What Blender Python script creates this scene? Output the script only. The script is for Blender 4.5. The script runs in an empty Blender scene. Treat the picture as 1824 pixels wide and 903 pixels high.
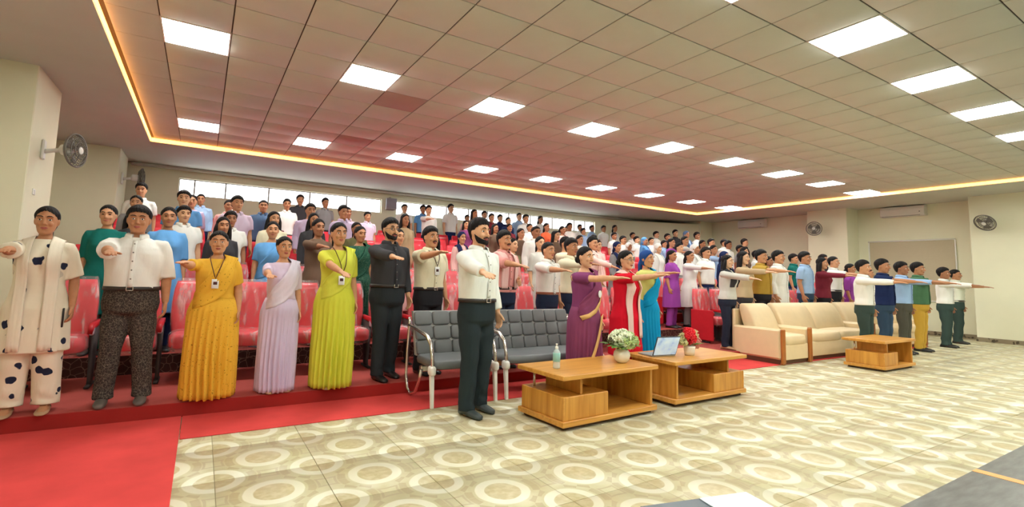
import bpy, math, random
import numpy as np
from mathutils import Matrix, Vector, noise
random.seed(7)
rng = np.random.default_rng(7)
SC = bpy.context.scene
COL = SC.collection
PI = math.pi

# ---------------------------------------------------------------- camera, world, exposure
CAM_Z = 1.25
_f, _rx, _ry, _rz = 862.757, math.radians(5.46), math.radians(-1.62), math.radians(-30.35)
_M = Matrix.Rotation(_rz, 3, 'Z') @ Matrix.Rotation(_rx, 3, 'X') @ Matrix.Rotation(_ry, 3, 'Y')
cam_d = bpy.data.cameras.new('camera')
cam_d.sensor_width = 36.0
cam_d.lens = _f / 1824 * 36.0
cam_d.shift_x = (912 - 869) / 1824
cam_d.shift_y = -(451.5 - 407.5) / 1824
cam_d.clip_start = 0.05
cam = bpy.data.objects.new('camera', cam_d)
COL.objects.link(cam)
_R = Matrix((_M.col[0], _M.col[2], -_M.col[1])).transposed()
cam.matrix_world = Matrix.Translation((0, 0, CAM_Z)) @ _R.to_4x4()
SC.camera = cam
world = bpy.data.worlds.new('sky')
SC.world = world
world.use_nodes = True
world.node_tree.nodes['Background'].inputs[0].default_value = (0.93, 0.96, 1.0, 1)
world.node_tree.nodes['Background'].inputs[1].default_value = 6.0
SC.view_settings.view_transform = 'Standard'
SC.view_settings.look = 'None'
SC.view_settings.gamma = 1.0
SC.view_settings.use_curve_mapping = False
SC.view_settings.exposure = 0.22
PANEL_POWER = 28.0
COVE_POWER = 5.0
try:
    SC.cycles.use_denoising = True
    SC.cycles.adaptive_threshold = 0.02
    SC.cycles.max_bounces = 6
    SC.cycles.diffuse_bounces = 3
    SC.cycles.glossy_bounces = 3
    SC.cycles.transparent_max_bounces = 8
    SC.cycles.caustics_reflective = False
    SC.cycles.caustics_refractive = False
    SC.cycles.sample_clamp_indirect = 6.0
except Exception:
    pass

def pix_ray(x, y):
    return np.array(_M @ Vector(((x - 869) / _f, 1.0, -(y - 407.5) / _f)))
def on_y(x, y, Y):
    d = pix_ray(x, y)
    return np.array((0, 0, CAM_Z)) + d * (Y / d[1])

# ---------------------------------------------------------------- materials
def lin(c):
    return tuple(((v / 255) / 12.92 if v / 255 <= 0.04045 else ((v / 255 + 0.055) / 1.055) ** 2.4) for v in c)
_mats = {}
class Nodes:
    """small helper that writes math nodes"""
    def __init__(self, nt):
        self.nt = nt
    def new(self, t, **kw):
        n = self.nt.nodes.new(t)
        for k, v in kw.items():
            setattr(n, k, v)
        return n
    def link(self, a, b):
        self.nt.links.new(a, b)
    def put(self, sock, v):
        if isinstance(v, bpy.types.NodeSocket):
            self.link(v, sock)
        else:
            sock.default_value = v
    def math(self, op, a, b=0.0, c=None):
        n = self.new('ShaderNodeMath', operation=op)
        self.put(n.inputs[0], a)
        self.put(n.inputs[1], b)
        if c is not None:
            self.put(n.inputs[2], c)
        return n.outputs[0]
    def mix(self, fac, a, b):
        n = self.new('ShaderNodeMix', data_type='RGBA')
        self.put(n.inputs[0], fac)
        self.put(n.inputs[6], a if isinstance(a, bpy.types.NodeSocket) else (*a, 1))
        self.put(n.inputs[7], b if isinstance(b, bpy.types.NodeSocket) else (*b, 1))
        return n.outputs[2]
    def ramp(self, fac, stops, interp='LINEAR'):
        n = self.new('ShaderNodeValToRGB')
        n.color_ramp.interpolation = interp
        el = n.color_ramp.elements
        while len(el) < len(stops):
            el.new(0.5)
        for e, (p, c) in zip(el, stops):
            e.position = p
            e.color = (*c, 1)
        self.link(fac, n.inputs[0])
        return n.outputs[0]
    def step(self, v, a, b):           # 0 below a, 1 above b
        n = self.new('ShaderNodeMapRange')
        self.put(n.inputs[0], v)
        n.inputs[1].default_value = a
        n.inputs[2].default_value = b
        return n.outputs[0]

def base_mat(name):
    m = bpy.data.materials.new(name)
    m.use_nodes = True
    N = Nodes(m.node_tree)
    b = m.node_tree.nodes['Principled BSDF']
    return m, N, b

def mat(name, col, rough=0.6, metal=0.0, var=0.06, scale=9.0, bump=0.0, bscale=60.0, coat=0.0, spec=0.5, sheen=0.0, stretch=None):
    if name in _mats:
        return _mats[name]
    m, N, b = base_mat(name)
    c = np.array(lin(col))
    tc = N.new('ShaderNodeTexCoord').outputs['Object']
    if stretch:
        mp = N.new('ShaderNodeMapping')
        mp.inputs['Scale'].default_value = stretch
        N.link(tc, mp.inputs[0])
        tc = mp.outputs[0]
    if var > 0:
        n = N.new('ShaderNodeTexNoise')
        n.inputs['Scale'].default_value = scale
        n.inputs['Detail'].default_value = 3
        N.link(tc, n.inputs['Vector'])
        f = N.step(n.outputs[0], 0.3, 0.7)
        N.link(N.mix(f, tuple(c * (1 - var)), tuple(np.minimum(c * (1 + var), 1.0))), b.inputs['Base Color'])
    else:
        b.inputs['Base Color'].default_value = (*c, 1)
    b.inputs['Roughness'].default_value = rough
    b.inputs['Metallic'].default_value = metal
    b.inputs['Coat Weight'].default_value = coat
    b.inputs['Coat Roughness'].default_value = 0.12
    b.inputs['Specular IOR Level'].default_value = spec
    if bump > 0:
        n = N.new('ShaderNodeTexNoise')
        n.inputs['Scale'].default_value = bscale
        n.inputs['Detail'].default_value = 4
        N.link(tc, n.inputs['Vector'])
        bp = N.new('ShaderNodeBump')
        bp.inputs['Strength'].default_value = bump
        bp.inputs['Distance'].default_value = 0.02
        N.link(n.outputs[0], bp.inputs['Height'])
        N.link(bp.outputs[0], b.inputs['Normal'])
    _mats[name] = m
    return m

def cloth(col, kind='plain'):
    key = 'cloth_%s_%d_%d_%d' % ((kind,) + tuple(col))
    return mat(key, col, rough=0.85, var=0.04, scale=10, bump=0.3, bscale=11, spec=0.15, stretch=(1, 1, 0.35))

def emit_mat(name, col, power):
    if name in _mats:
        return _mats[name]
    m, N, b = base_mat(name)
    b.inputs['Base Color'].default_value = (0.8, 0.8, 0.8, 1)
    b.inputs['Emission Color'].default_value = (*col, 1)
    b.inputs['Emission Strength'].default_value = power
    _mats[name] = m
    return m

def pattern_mat(name, ground, motif, kind, scale, thr, rough=0.85):
    """printed cloth: voronoi blots, cracks or specks"""
    if name in _mats:
        return _mats[name]
    m, N, b = base_mat(name)
    tc = N.new('ShaderNodeTexCoord').outputs['Object']
    wob = N.new('ShaderNodeTexNoise')
    wob.inputs['Scale'].default_value = scale * 1.3
    N.link(tc, wob.inputs['Vector'])
    mx = N.new('ShaderNodeMix', data_type='VECTOR')
    mx.inputs[0].default_value = 0.06 if kind != 'crack' else 0.03
    N.link(tc, mx.inputs[4])
    N.link(wob.outputs['Color'], mx.inputs[5])
    v = N.new('ShaderNodeTexVoronoi')
    v.inputs['Scale'].default_value = scale
    N.link(mx.outputs[1], v.inputs['Vector'])
    if kind == 'crack':
        v.feature = 'DISTANCE_TO_EDGE'
        f = N.step(v.outputs['Distance'], thr, thr * 0.4)
    elif kind.startswith('blot'):
        pick = N.step(v.outputs['Color'], 0.5, 0.52) if kind == 'blot' else N.step(v.outputs['Color'], 0.36, 0.38)
        f = N.math('MULTIPLY', N.step(v.outputs['Distance'], thr, thr * 0.9), pick)
    else:
        f = N.step(v.outputs['Distance'], thr, thr * 0.7)
    N.link(N.mix(f, lin(ground), lin(motif)), b.inputs['Base Color'])
    b.inputs['Roughness'].default_value = rough
    b.inputs['Specular IOR Level'].default_value = 0.15
    _mats[name] = m
    return m

def wood_mat(name, a, b_, axis_scale=(1.2, 14, 14)):
    if name in _mats:
        return _mats[name]
    m, N, b = base_mat(name)
    tc = N.new('ShaderNodeTexCoord').outputs['Object']
    mp = N.new('ShaderNodeMapping')
    mp.inputs['Scale'].default_value = axis_scale
    N.link(tc, mp.inputs[0])
    n = N.new('ShaderNodeTexNoise')
    n.inputs['Scale'].default_value = 1.6
    n.inputs['Detail'].default_value = 6
    n.inputs['Distortion'].default_value = 0.6
    N.link(mp.outputs[0], n.inputs['Vector'])
    N.link(N.ramp(n.outputs[0], [(0.3, lin(a)), (0.7, lin(b_))]), b.inputs['Base Color'])
    b.inputs['Roughness'].default_value = 0.38
    _mats[name] = m
    return m

def tile_floor_mat(h):
    """printed ceramic tile: one ring in the middle and a quarter ring on each corner"""
    m, N, b = base_mat('ringed_tile')
    tc = N.new('ShaderNodeTexCoord')
    sx = N.new('ShaderNodeSeparateXYZ')
    N.link(tc.outputs['Object'], sx.inputs[0])
    geo = N.new('ShaderNodeNewGeometry')
    ax, ay = N.math('ABSOLUTE', sx.outputs[0]), N.math('ABSOLUTE', sx.outputs[1])
    bx, by = N.math('SUBTRACT', ax, h), N.math('SUBTRACT', ay, h)
    d1 = N.math('SQRT', N.math('ADD', N.math('MULTIPLY', ax, ax), N.math('MULTIPLY', ay, ay)))
    d2 = N.math('SQRT', N.math('ADD', N.math('MULTIPLY', bx, bx), N.math('MULTIPLY', by, by)))
    d = N.math('MINIMUM', d1, d2)
    near = N.math('LESS_THAN', d2, d1)
    a1, a2 = N.math('ARCTAN2', ay, ax), N.math('ARCTAN2', by, bx)
    ang = N.math('ADD', N.math('MULTIPLY', a1, N.math('SUBTRACT', 1.0, near)), N.math('MULTIPLY', a2, near))
    n1 = N.new('ShaderNodeTexNoise')
    n1.inputs['Scale'].default_value = 7
    n1.inputs['Detail'].default_value = 5
    N.link(geo.outputs['Position'], n1.inputs['Vector'])
    dn = N.math('ADD', d, N.math('MULTIPLY', N.math('SUBTRACT', n1.outputs[0], 0.5), 0.022))
    ground = N.mix(N.step(n1.outputs[0], 0.35, 0.68), lin((197, 190, 150)), lin((208, 202, 166)))
    petal = N.math('MULTIPLY', N.math('GREATER_THAN', N.math('SINE', N.math('MULTIPLY', ang, 8.0)), 0.05),
                   N.math('MULTIPLY', N.step(dn, 0.178, 0.184), N.step(dn, 0.232, 0.222)))
    c = N.mix(N.math('MULTIPLY', petal, 0.55), ground, lin((176, 158, 122)))
    c = N.mix(N.math('MULTIPLY', N.step(dn, 0.232, 0.235), N.step(dn, 0.25, 0.247)), c, lin((190, 178, 144)))
    white = N.math('MULTIPLY', N.step(dn, 0.104, 0.11), N.step(dn, 0.166, 0.160))
    c = N.mix(white, c, lin((226, 223, 198)))
    disc = N.step(dn, 0.11, 0.104)
    n2 = N.new('ShaderNodeTexNoise')
    n2.inputs['Scale'].default_value = 22
    N.link(geo.outputs['Position'], n2.inputs['Vector'])
    c = N.mix(disc, c, N.mix(N.step(n2.outputs[0], 0.4, 0.65), lin((194, 181, 138)), lin((207, 196, 158))))
    N.link(c, b.inputs['Base Color'])
    b.inputs['Roughness'].default_value = 0.3
    b.inputs['Specular IOR Level'].default_value = 0.35
    return m

def film_mat():
    """crumpled clear plastic wrap"""
    m, N, b = base_mat('plastic_wrap')
    nt = m.node_tree
    tc = N.new('ShaderNodeTexCoord').outputs['Object']
    mp = N.new('ShaderNodeMapping')
    mp.inputs['Scale'].default_value = (9, 9, 2.2)
    N.link(tc, mp.inputs[0])
    n = N.new('ShaderNodeTexNoise')
    n.inputs['Scale'].default_value = 1.5
    n.inputs['Detail'].default_value = 3
    N.link(mp.outputs[0], n.inputs['Vector'])
    bp = N.new('ShaderNodeBump')
    bp.inputs['Strength'].default_value = 0.8
    bp.inputs['Distance'].default_value = 0.05
    N.link(n.outputs[0], bp.inputs['Height'])
    b.inputs['Base Color'].default_value = (1.0, 0.94, 0.95, 1)
    b.inputs['Roughness'].default_value = 0.14
    N.link(bp.outputs[0], b.inputs['Normal'])
    tr = N.new('ShaderNodeBsdfTransparent')
    mx = N.new('ShaderNodeMixShader')
    f = N.math('ADD', 0.09, N.math('MULTIPLY', N.step(n.outputs[0], 0.5, 0.75), 0.5))
    N.link(f, mx.inputs[0])
    N.link(tr.outputs[0], mx.inputs[1])
    N.link(b.outputs[0], mx.inputs[2])
    N.link(mx.outputs[0], nt.nodes['Material Output'].inputs[0])
    return m

def glass_mat(name, tint, fac):
    m, N, b = base_mat(name)
    b.inputs['Base Color'].default_value = (*tint, 1)
    b.inputs['Roughness'].default_value = 0.06
    tr = N.new('ShaderNodeBsdfTransparent')
    mx = N.new('ShaderNodeMixShader')
    mx.inputs[0].default_value = fac
    N.link(tr.outputs[0], mx.inputs[1])
    N.link(b.outputs[0], mx.inputs[2])
    N.link(mx.outputs[0], m.node_tree.nodes['Material Output'].inputs[0])
    return m

WALL = mat('wall_paint', (239, 237, 208), rough=0.75, var=0.02, scale=2)
SOFFIT = mat('soffit_paint', (208, 209, 200), rough=0.8, var=0.02, scale=2)
TILE_C = mat('ceiling_tile_paint', (212, 214, 201), rough=0.8, var=0.02, scale=3)
TILE_P = mat('ceiling_tile_stained', (186, 158, 148), rough=0.8, var=0.03, scale=3)  # pinkish glossy reflection painted into the tile colour
GRID = mat('ceiling_grid_shadow', (88, 78, 66), rough=0.9, var=0)
CARPET = mat('red_carpet', (218, 76, 74), rough=0.95, var=0.1, scale=3, bump=0.15, bscale=400, spec=0.1)
CARPET_D = mat('red_tier_carpet', (168, 78, 72), rough=0.95, var=0.12, scale=3, bump=0.15, bscale=400, spec=0.1)
RISER = mat('red_riser', (156, 40, 36), rough=0.8, var=0.1, scale=3, spec=0.2)
NET = pattern_mat('net_wrapped_riser', (74, 44, 40), (126, 98, 86), 'crack', 14, 0.05)
GROUT = mat('tile_grout', (176, 164, 132), rough=0.9, var=0.03)
DARKSTONE = mat('dark_granite', (112, 116, 114), rough=0.3, var=0.25, scale=5, stretch=(1, 5, 1))
ORANGE = mat('orange_inlay', (232, 168, 96), rough=0.5, var=0.05)
WHITE_P = mat('white_plastic', (238, 236, 228), rough=0.35, var=0.01)
GREY_P = mat('grey_plastic', (120, 116, 108), rough=0.5, var=0.02)
BLACK_P = mat('black_plastic', (28, 26, 26), rough=0.45, var=0.02)
CHROME = mat('brushed_steel', (214, 208, 202), rough=0.22, metal=0.9, var=0.02)
SEAT_RED = mat('seat_red_fabric', (226, 46, 62), rough=0.55, var=0.1, scale=5, coat=0.35, spec=0.4)
SEAT_DK = mat('seat_red_panel', (196, 24, 40), rough=0.5, var=0.05)
SEAT_BASE = mat('seat_dark_base', (58, 52, 52), rough=0.6, var=0.05)
FILM = film_mat()
GLASS = glass_mat('window_glass', (0.9, 0.95, 1.0), 0.08)
FRAME = mat('window_frame_metal', (150, 140, 132), rough=0.5, var=0.02)
LED_W = emit_mat('panel_diffuser', (0.97, 1.0, 0.95), PANEL_POWER)
LED_Y = emit_mat('cove_led', (1.0, 0.36, 0.07), COVE_POWER)
BEIGE_L = mat('beige_leatherette', (232, 208, 166), rough=0.45, var=0.03, scale=6, bump=0.06, bscale=200)
WOOD_S = wood_mat('sofa_trim_wood', (150, 84, 32), (186, 112, 48), (14, 14, 1.2))
WOOD_T = wood_mat('table_wood', (196, 134, 52), (222, 164, 78))
WOOD_V = wood_mat('table_wood_upright', (186, 122, 42), (220, 160, 70), (12, 12, 0.9))
BENCH_G = mat('bench_grey_vinyl', (112, 116, 118), rough=0.45, var=0.04, scale=8)
BENCH_S = mat('bench_seam', (172, 174, 172), rough=0.6, var=0.02)
BLIND = mat('blind_fabric', (196, 184, 156), rough=0.85, var=0.03, scale=20, stretch=(1, 1, 8))
SKIRT = pattern_mat('mosaic_skirting', (150, 136, 112), (90, 80, 66), 'blot', 16, 0.5)

# ---------------------------------------------------------------- mesh helpers
class MB:
    def __init__(self):
        self.v, self.f, self.n = [], [], 0
    def add(self, v, f):
        v = np.asarray(v, float).reshape(-1, 3)
        self.v.append(v)
        self.f.extend([tuple(i + self.n for i in q) for q in f])
        self.n += len(v)
        return self
    def box(self, lo, hi, c=0.004):
        lo, hi = np.array(lo, float), np.array(hi, float)
        c = min(c, 0.45 * float((hi - lo).min()))
        V, idx = [], {}
        for sx in (0, 1):
            for sy in (0, 1):
                for sz in (0, 1):
                    p = np.where((sx, sy, sz), hi, lo)
                    s = np.where((sx, sy, sz), -1, 1)
                    for a in range(3):
                        q = p + s * c
                        q[a] = p[a]
                        idx[(sx, sy, sz, a)] = len(V)
                        V.append(q)
        F = []
        for a in range(3):
            b, d = (a + 1) % 3, (a + 2) % 3
            for s in (0, 1):
                def k(u, w):
                    t = [0, 0, 0]
                    t[a], t[b], t[d] = s, u, w
                    return idx[(*t, a)]
                q = [k(0, 0), k(1, 0), k(1, 1), k(0, 1)]
                F.append(q if s else q[::-1])
            # edges parallel to a
            for u in (0, 1):
                for w in (0, 1):
                    def e(t0, ax):
                        t = [0, 0, 0]
                        t[a], t[b], t[d] = t0, u, w
                        return idx[(*t, ax)]
                    q = [e(0, b), e(1, b), e(1, d), e(0, d)]
                    F.append(q if (u ^ w) else q[::-1])
        for sx in (0, 1):
            for sy in (0, 1):
                for sz in (0, 1):
                    q = [idx[(sx, sy, sz, a)] for a in range(3)]
                    F.append(q if (sx + sy + sz) % 2 else q[::-1])
        return self.add(V, F)
    def loft(self, rings, cap=True):
        n = len(rings[0])
        V = np.concatenate([np.asarray(r, float) for r in rings])
        F = []
        for i in range(len(rings) - 1):
            for j in range(n):
                k = (j + 1) % n
                F.append((i * n + j, i * n + k, (i + 1) * n + k, (i + 1) * n + j))
        if cap:
            F.append(tuple(range(n))[::-1])
            F.append(tuple((len(rings) - 1) * n + j for j in range(n)))
        return self.add(V, F)
    def tube(self, path, r, n=10, cap=True, closed=False):
        P = np.asarray(path, float)
        r = np.broadcast_to(np.asarray(r, float), (len(P),))
        T = np.gradient(P, axis=0)
        if closed:
            T = np.roll(P, -1, 0) - np.roll(P, 1, 0)
        T /= np.linalg.norm(T, axis=1)[:, None] + 1e-12
        up = np.array((0, 0, 1.0)) if abs(T[0][2]) < 0.9 else np.array((0, 1.0, 0))
        rings = []
        a = np.cross(T[0], up)
        a /= np.linalg.norm(a)
        t = np.linspace(0, 2 * PI, n, endpoint=False)
        for i in range(len(P)):
            a = a - T[i] * (a @ T[i])
            a /= np.linalg.norm(a) + 1e-12
            b = np.cross(T[i], a)
            rings.append(P[i] + r[i] * (np.cos(t)[:, None] * a + np.sin(t)[:, None] * b))
        if closed:
            return self.loft(rings + [rings[0]], cap=False)
        return self.loft(rings, cap)
    def ball(self, c, r, n=12, m=8, e=1.0):
        c, r = np.array(c, float), np.broadcast_to(np.array(r, float), (3,))
        sg = lambda x: np.sign(x) * np.abs(x) ** e
        rings = []
        t = np.linspace(0, 2 * PI, n, endpoint=False)
        for ph in np.linspace(-PI / 2, PI / 2, m + 1):
            cp, sp = max(abs(math.cos(ph)), 1e-4), math.sin(ph)
            cc = cp ** e
            rings.append(c + r * np.stack([sg(np.cos(t)) * cc, sg(np.sin(t)) * cc, np.full(n, sg(sp))], 1))
        return self.loft(rings)
    def lathe(self, prof, c=(0, 0, 0), n=24):
        t = np.linspace(0, 2 * PI, n, endpoint=False)
        return self.loft([np.array(c) + np.stack([r * np.cos(t), r * np.sin(t), np.full(n, z)], 1) for r, z in prof])
    def grid(self, P):
        P = np.asarray(P, float)
        a, b = P.shape[:2]
        F = [(i * b + j, i * b + j + 1, (i + 1) * b + j + 1, (i + 1) * b + j) for i in range(a - 1) for j in range(b - 1)]
        return self.add(P.reshape(-1, 3), F)
    def xf(self, fn):
        self.v = [fn(v) for v in self.v]
        return self
    def arr(self):
        return np.concatenate(self.v)
    def mesh(self, name, smooth=True):
        me = bpy.data.meshes.new(name)
        me.from_pydata(self.arr().tolist(), [], self.f)
        if smooth:
            me.polygons.foreach_set('use_smooth', [True] * len(me.polygons))
        me.update()
        return me

def link(name, data, parent=None, loc=None, rotz=0.0):
    o = bpy.data.objects.new(name, data)
    COL.objects.link(o)
    if parent is not None:
        o.parent = parent
    if loc is not None:
        o.location = loc
    if rotz:
        o.rotation_euler = (0, 0, rotz)
    return o
def obj(name, mb, m, parent=None, smooth=False, loc=None):
    me = mb if isinstance(mb, bpy.types.Mesh) else mb.mesh(name, smooth)
    if not len(me.materials):
        me.materials.append(m)
    o = link(name, me, parent, loc)
    if me.materials[0] is not m:
        o.material_slots[0].link = 'OBJECT'
        o.material_slots[0].material = m
    return o
def tag(o, label, cat=None, group=None, kind=None):
    if label:
        o['label'] = label
    if cat:
        o['category'] = cat
    if group:
        o['group'] = group
    if kind:
        o['kind'] = kind
    return o
def thing(name, label, cat, loc=(0, 0, 0), rotz=0.0, group=None):
    return tag(link(name, None, None, loc, rotz), label, cat, group)
def struct(name, mb, m, label, cat, smooth=False):
    return tag(obj(name, mb, m, None, smooth), label, cat, None, 'structure')
def shared(src, name, parent, loc=(0, 0, 0), rot=None, m=None):
    o = link(name, src, parent, loc)
    if rot:
        o.rotation_euler = rot
    if m is not None and (not len(src.materials) or src.materials[0] is not m):
        o.material_slots[0].link = 'OBJECT'
        o.material_slots[0].material = m
    return o
ORD = ['first', 'second', 'third', 'fourth', 'fifth', 'sixth', 'seventh', 'eighth', 'ninth', 'tenth', 'eleventh', 'twelfth', 'thirteenth',
       'fourteenth', 'fifteenth', 'sixteenth', 'seventeenth', 'eighteenth', 'nineteenth', 'twentieth', 'twenty-first', 'twenty-second', 'twenty-third',
       'twenty-fourth', 'twenty-fifth', 'twenty-sixth', 'twenty-seventh', 'twenty-eighth', 'twenty-ninth', 'thirtieth', 'thirty-first', 'thirty-second',
       'thirty-third', 'thirty-fourth', 'thirty-fifth']

# ---------------------------------------------------------------- room shell
ZC, ZS = 3.587, 3.51            # tile ceiling, soffit
XL, XR = -2.6, 16.9             # side walls (recessed parts)
YB, YF = 13.05, -4.5            # back wall, wall behind the camera
CX0, CX1, CY1 = -0.93, 14.52, 10.6   # raised tile field
FY = 4.88                       # platform front edge
PZ, DZ = 0.12, 0.2              # platform height, rise per tier
TY0, DY = 6.3, 0.95             # first riser, tread depth
def tier_z(k): return PZ + DZ * k
def tier_y(k): return FY if k == 0 else TY0 + DY * (k - 1)

fl = struct('floor', MB().box((XL, YF, -0.12), (XR, YB, -0.006), 0.001), GROUT, 'cream ringed ceramic tile floor of the hall', 'floor')
H = 0.29
tm = MB().box((-H + 0.002, -H + 0.002, -0.006), (H - 0.002, H - 0.002, 0.0), 0.001).mesh('tile')
tm.materials.append(tile_floor_mat(H))
ox, oy = 0.155, 3.355           # one of the ring centres, a tile corner
for i in range(-2, 29):
    for j in range(-4, 7):
        cx, cy = ox + (2 * i + 1) * H, oy + (2 * j + 1) * H
        if cx + H > 16.9 or cx + H < 0.0 or cy - H < 0.98 or (cy > 4.3 and cx < 13.6) or cy > 6.5:
            continue
        if cy < 1.5 and cx > 7:
            continue
        shared(tm, 'tile', fl, (cx, cy, 0))
st = struct('trim_1', MB().box((-2.6, YF, -0.005), (16.9, 1.285, 0.004), 0.001), DARKSTONE, 'dark grey granite border strip along the tiled floor', 'floor border')
obj('inlay_line', MB().box((4.66, 0.2, 0.003), (4.74, 1.284, 0.0065), 0.0005), ORANGE, st)
tag(obj('carpet', MB().box((-1.77, 0.6, 0.0), (-0.055, FY - 0.005, 0.010), 0.003), CARPET), 'broad bright red carpet on the floor at left', 'carpet')
tag(obj('carpet_runner', MB().box((-0.05, 4.25, 0.0), (13.4, FY - 0.005, 0.008), 0.003), CARPET), 'narrow red carpet runner along the foot of the platform', 'carpet')
# tiers
t = obj('seating_tiers', MB().box((XL, FY + 0.01, 0.0), (13.9, YB - 0.01, PZ), 0.006), CARPET_D)
tag(t, 'red carpeted stepped platform that carries the seat rows', 'platform', None, 'structure')
obj('riser', MB().box((XL, FY - 0.004, 0.0), (13.9, FY + 0.012, PZ - 0.004), 0.002), RISER, t)
for k in range(1, 8):
    y0 = tier_y(k)
    obj('tread', MB().box((XL, y0, PZ), (16.85, YB - 0.01, tier_z(k)), 0.006), CARPET_D, t)
    obj('riser', MB().box((XL, y0 - 0.01, tier_z(k - 1)), (16.85, y0 + 0.004, tier_z(k) - 0.006), 0.002), NET if k == 1 else RISER, t)
# walls
def wall(name, lo, hi, label, m=WALL):
    return struct(name, MB().box(lo, hi, 0.002), m, label, 'wall')
wl = wall('wall_left', (XL - 0.2, YF, -0.12), (XL, YB, ZC + 0.3), 'cream painted left wall of the hall')
obj('pillar', MB().box((XL, 7.30, 0), (-1.78, 8.35, ZC), 0.01), WALL, wl)
obj('pillar', MB().box((XL, 11.6, 0), (-1.52, 12.7, ZC), 0.01), WALL, wl)
wr = wall('wall_right', (XR, YF, -0.12), (XR + 0.2, YB, ZC + 0.3), 'cream painted right wall of the hall')
obj('pillar', MB().box((16.2, 6.85, 0), (XR, 7.93, ZC), 0.01), WALL, wr)
obj('pillar', MB().box((16.2, 2.4, 0), (XR, 4.22, ZC), 0.01), WALL, wr)
obj('pillar', MB().box((16.2, 11.7, 0), (XR, YB, ZC), 0.01), WALL, wr)
wall('wall_front', (XL, YF - 0.2, -0.12), (XR, YF, ZC + 0.3), 'plain wall behind the viewer')
# back wall with two long window bands
WZ0, WZ1 = 2.88, 3.27
bands = [[-0.59, -0.28, 0.36, 1.31, 2.29, 3.24, 4.19], [4.62, 5.5, 6.22, 6.97, 7.65, 8.45, 9.31, 10.23, 11.2, 11.69, 12.12]]
wb = MB().box((XL, YB, -0.12), (XR, YB + 0.2, WZ0), 0.001).box((XL, YB, WZ1), (XR, YB + 0.2, ZC + 0.3), 0.001)
for a, b in ((XL, bands[0][0]), (bands[0][-1], bands[1][0]), (bands[1][-1], XR)):
    wb.box((a, YB, WZ0), (b, YB + 0.2, WZ1), 0.001)
wbk = struct('wall_back', wb, WALL, 'cream painted back wall under the high windows', 'wall')
obj('corner_panel', MB().add([(12.75, YB, 1.2), (16.2, 11.75, 1.2), (16.2, YB, 1.2), (12.75, YB, 3.40), (16.2, 11.75, 3.40), (16.2, YB, 3.40)],
    [(0, 1, 4, 3), (1, 2, 5, 4), (2, 0, 3, 5), (3, 4, 5), (2, 1, 0)]), WALL, wbk)
obj('cornice', MB().box((-1.5, YB - 0.10, ZS - 0.07), (16.2, YB, ZS), 0.015), SOFFIT, wbk)
nwin = 0
for bi, xs in enumerate(bands):
    for a, b in zip(xs[:-1], xs[1:]):
        nwin += 1
        w = tag(link('window_%d' % nwin, None, None, ((a + b) / 2, YB + 0.08, WZ0)),
                'bright high window pane, %s from left in the %s band' % (ORD[nwin - 1 if bi == 0 else nwin - 7], ('left', 'right')[bi]), 'window', 'high windows in the back wall', 'structure')
        hw, hh = (b - a) / 2, WZ1 - WZ0
        fm = MB()
        for lo, hi in (((-hw, -.02, 0), (-hw + .016, .02, hh)), ((hw - .016, -.02, 0), (hw, .02, hh)), ((-hw, -.02, 0), (hw, .02, .02)), ((-hw, -.02, hh - .02), (hw, .02, hh))):
            fm.box(lo, hi, 0.002)
        obj('window_frame', fm, FRAME, w)
        obj('pane', MB().box((-hw + .016, -.003, .02), (hw - .016, .003, hh - .02), 0.0005), GLASS, w)
# skirting
struct('baseboard_right', MB().box((16.185, 2.4, 0), (16.2, 4.22, 0.1), 0.002).box((16.2, 4.22, 0), (16.9, 4.235, 0.1), 0.002).box((16.885, 4.235, 0), (16.9, 6.85, 0.1), 0.002),
       SKIRT, 'mosaic skirting along the right wall', 'skirting')
# ceiling
ce = struct('ceiling', MB().box((CX0 - 0.05, YF, ZC + 0.012), (CX1 + 0.05, CY1 + 0.05, ZC + 0.12), 0.002), GRID, 'pale suspended tile ceiling with dark joints', 'ceiling')
sf = MB()
for lo, hi in (((XL, YF, ZS), (CX0 - 0.05, YB, ZC + 0.12)), ((CX1 + 0.05, YF, ZS), (XR, YB, ZC + 0.12)), ((CX0 - 0.05, CY1 + 0.05, ZS), (CX1 + 0.05, YB, ZC + 0.12))):
    sf.box(lo, hi, 0.001)
obj('soffit', sf, SOFFIT, ce)
GX, GY, TS = -0.211, 9.244, 0.6
LX = [GX + 1.8 * i for i in range(9)]
LY = [GY - 3.6 * j for j in range(4)]  # the last row is added behind the camera to light the hall
lightset = {(3 * i, -6 * j) for i in range(9) for j in range(4)}
cand = []
for i in range(-2, 26):
    for j in range(-23, 3):
        if (i, j) in lightset:
            continue
        x0, x1 = max(GX + (i - .5) * TS, CX0), min(GX + (i + .5) * TS, CX1)
        y0, y1 = GY + (j - .5) * TS, min(GY + (j + .5) * TS, CY1)
        if x1 - x0 < 0.03 or y1 - y0 < 0.03 or y0 < YF:
            continue
        cand.append((x0, x1, y0, y1, i, j))
def seen_area(c):
    x, y = (c[0] + c[1]) / 2, (c[2] + c[3]) / 2
    d = _M.transposed() @ Vector((x, y, ZC - CAM_Z))
    if d.y < 0.3:
        return 0
    u, v = 869 + _f * d.x / d.y, 407.5 - _f * d.z / d.y
    return 1 / d.length ** 3 if -80 < u < 1900 and -80 < v < 920 else 0
cand.sort(key=seen_area, reverse=True)
full = MB().box((-.3 + .006, -.3 + .006, 0), (.3 - .006, .3 - .006, .012), 0.002).mesh('ceiling_tile')
full.materials.append(TILE_C)
rest = MB()
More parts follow.
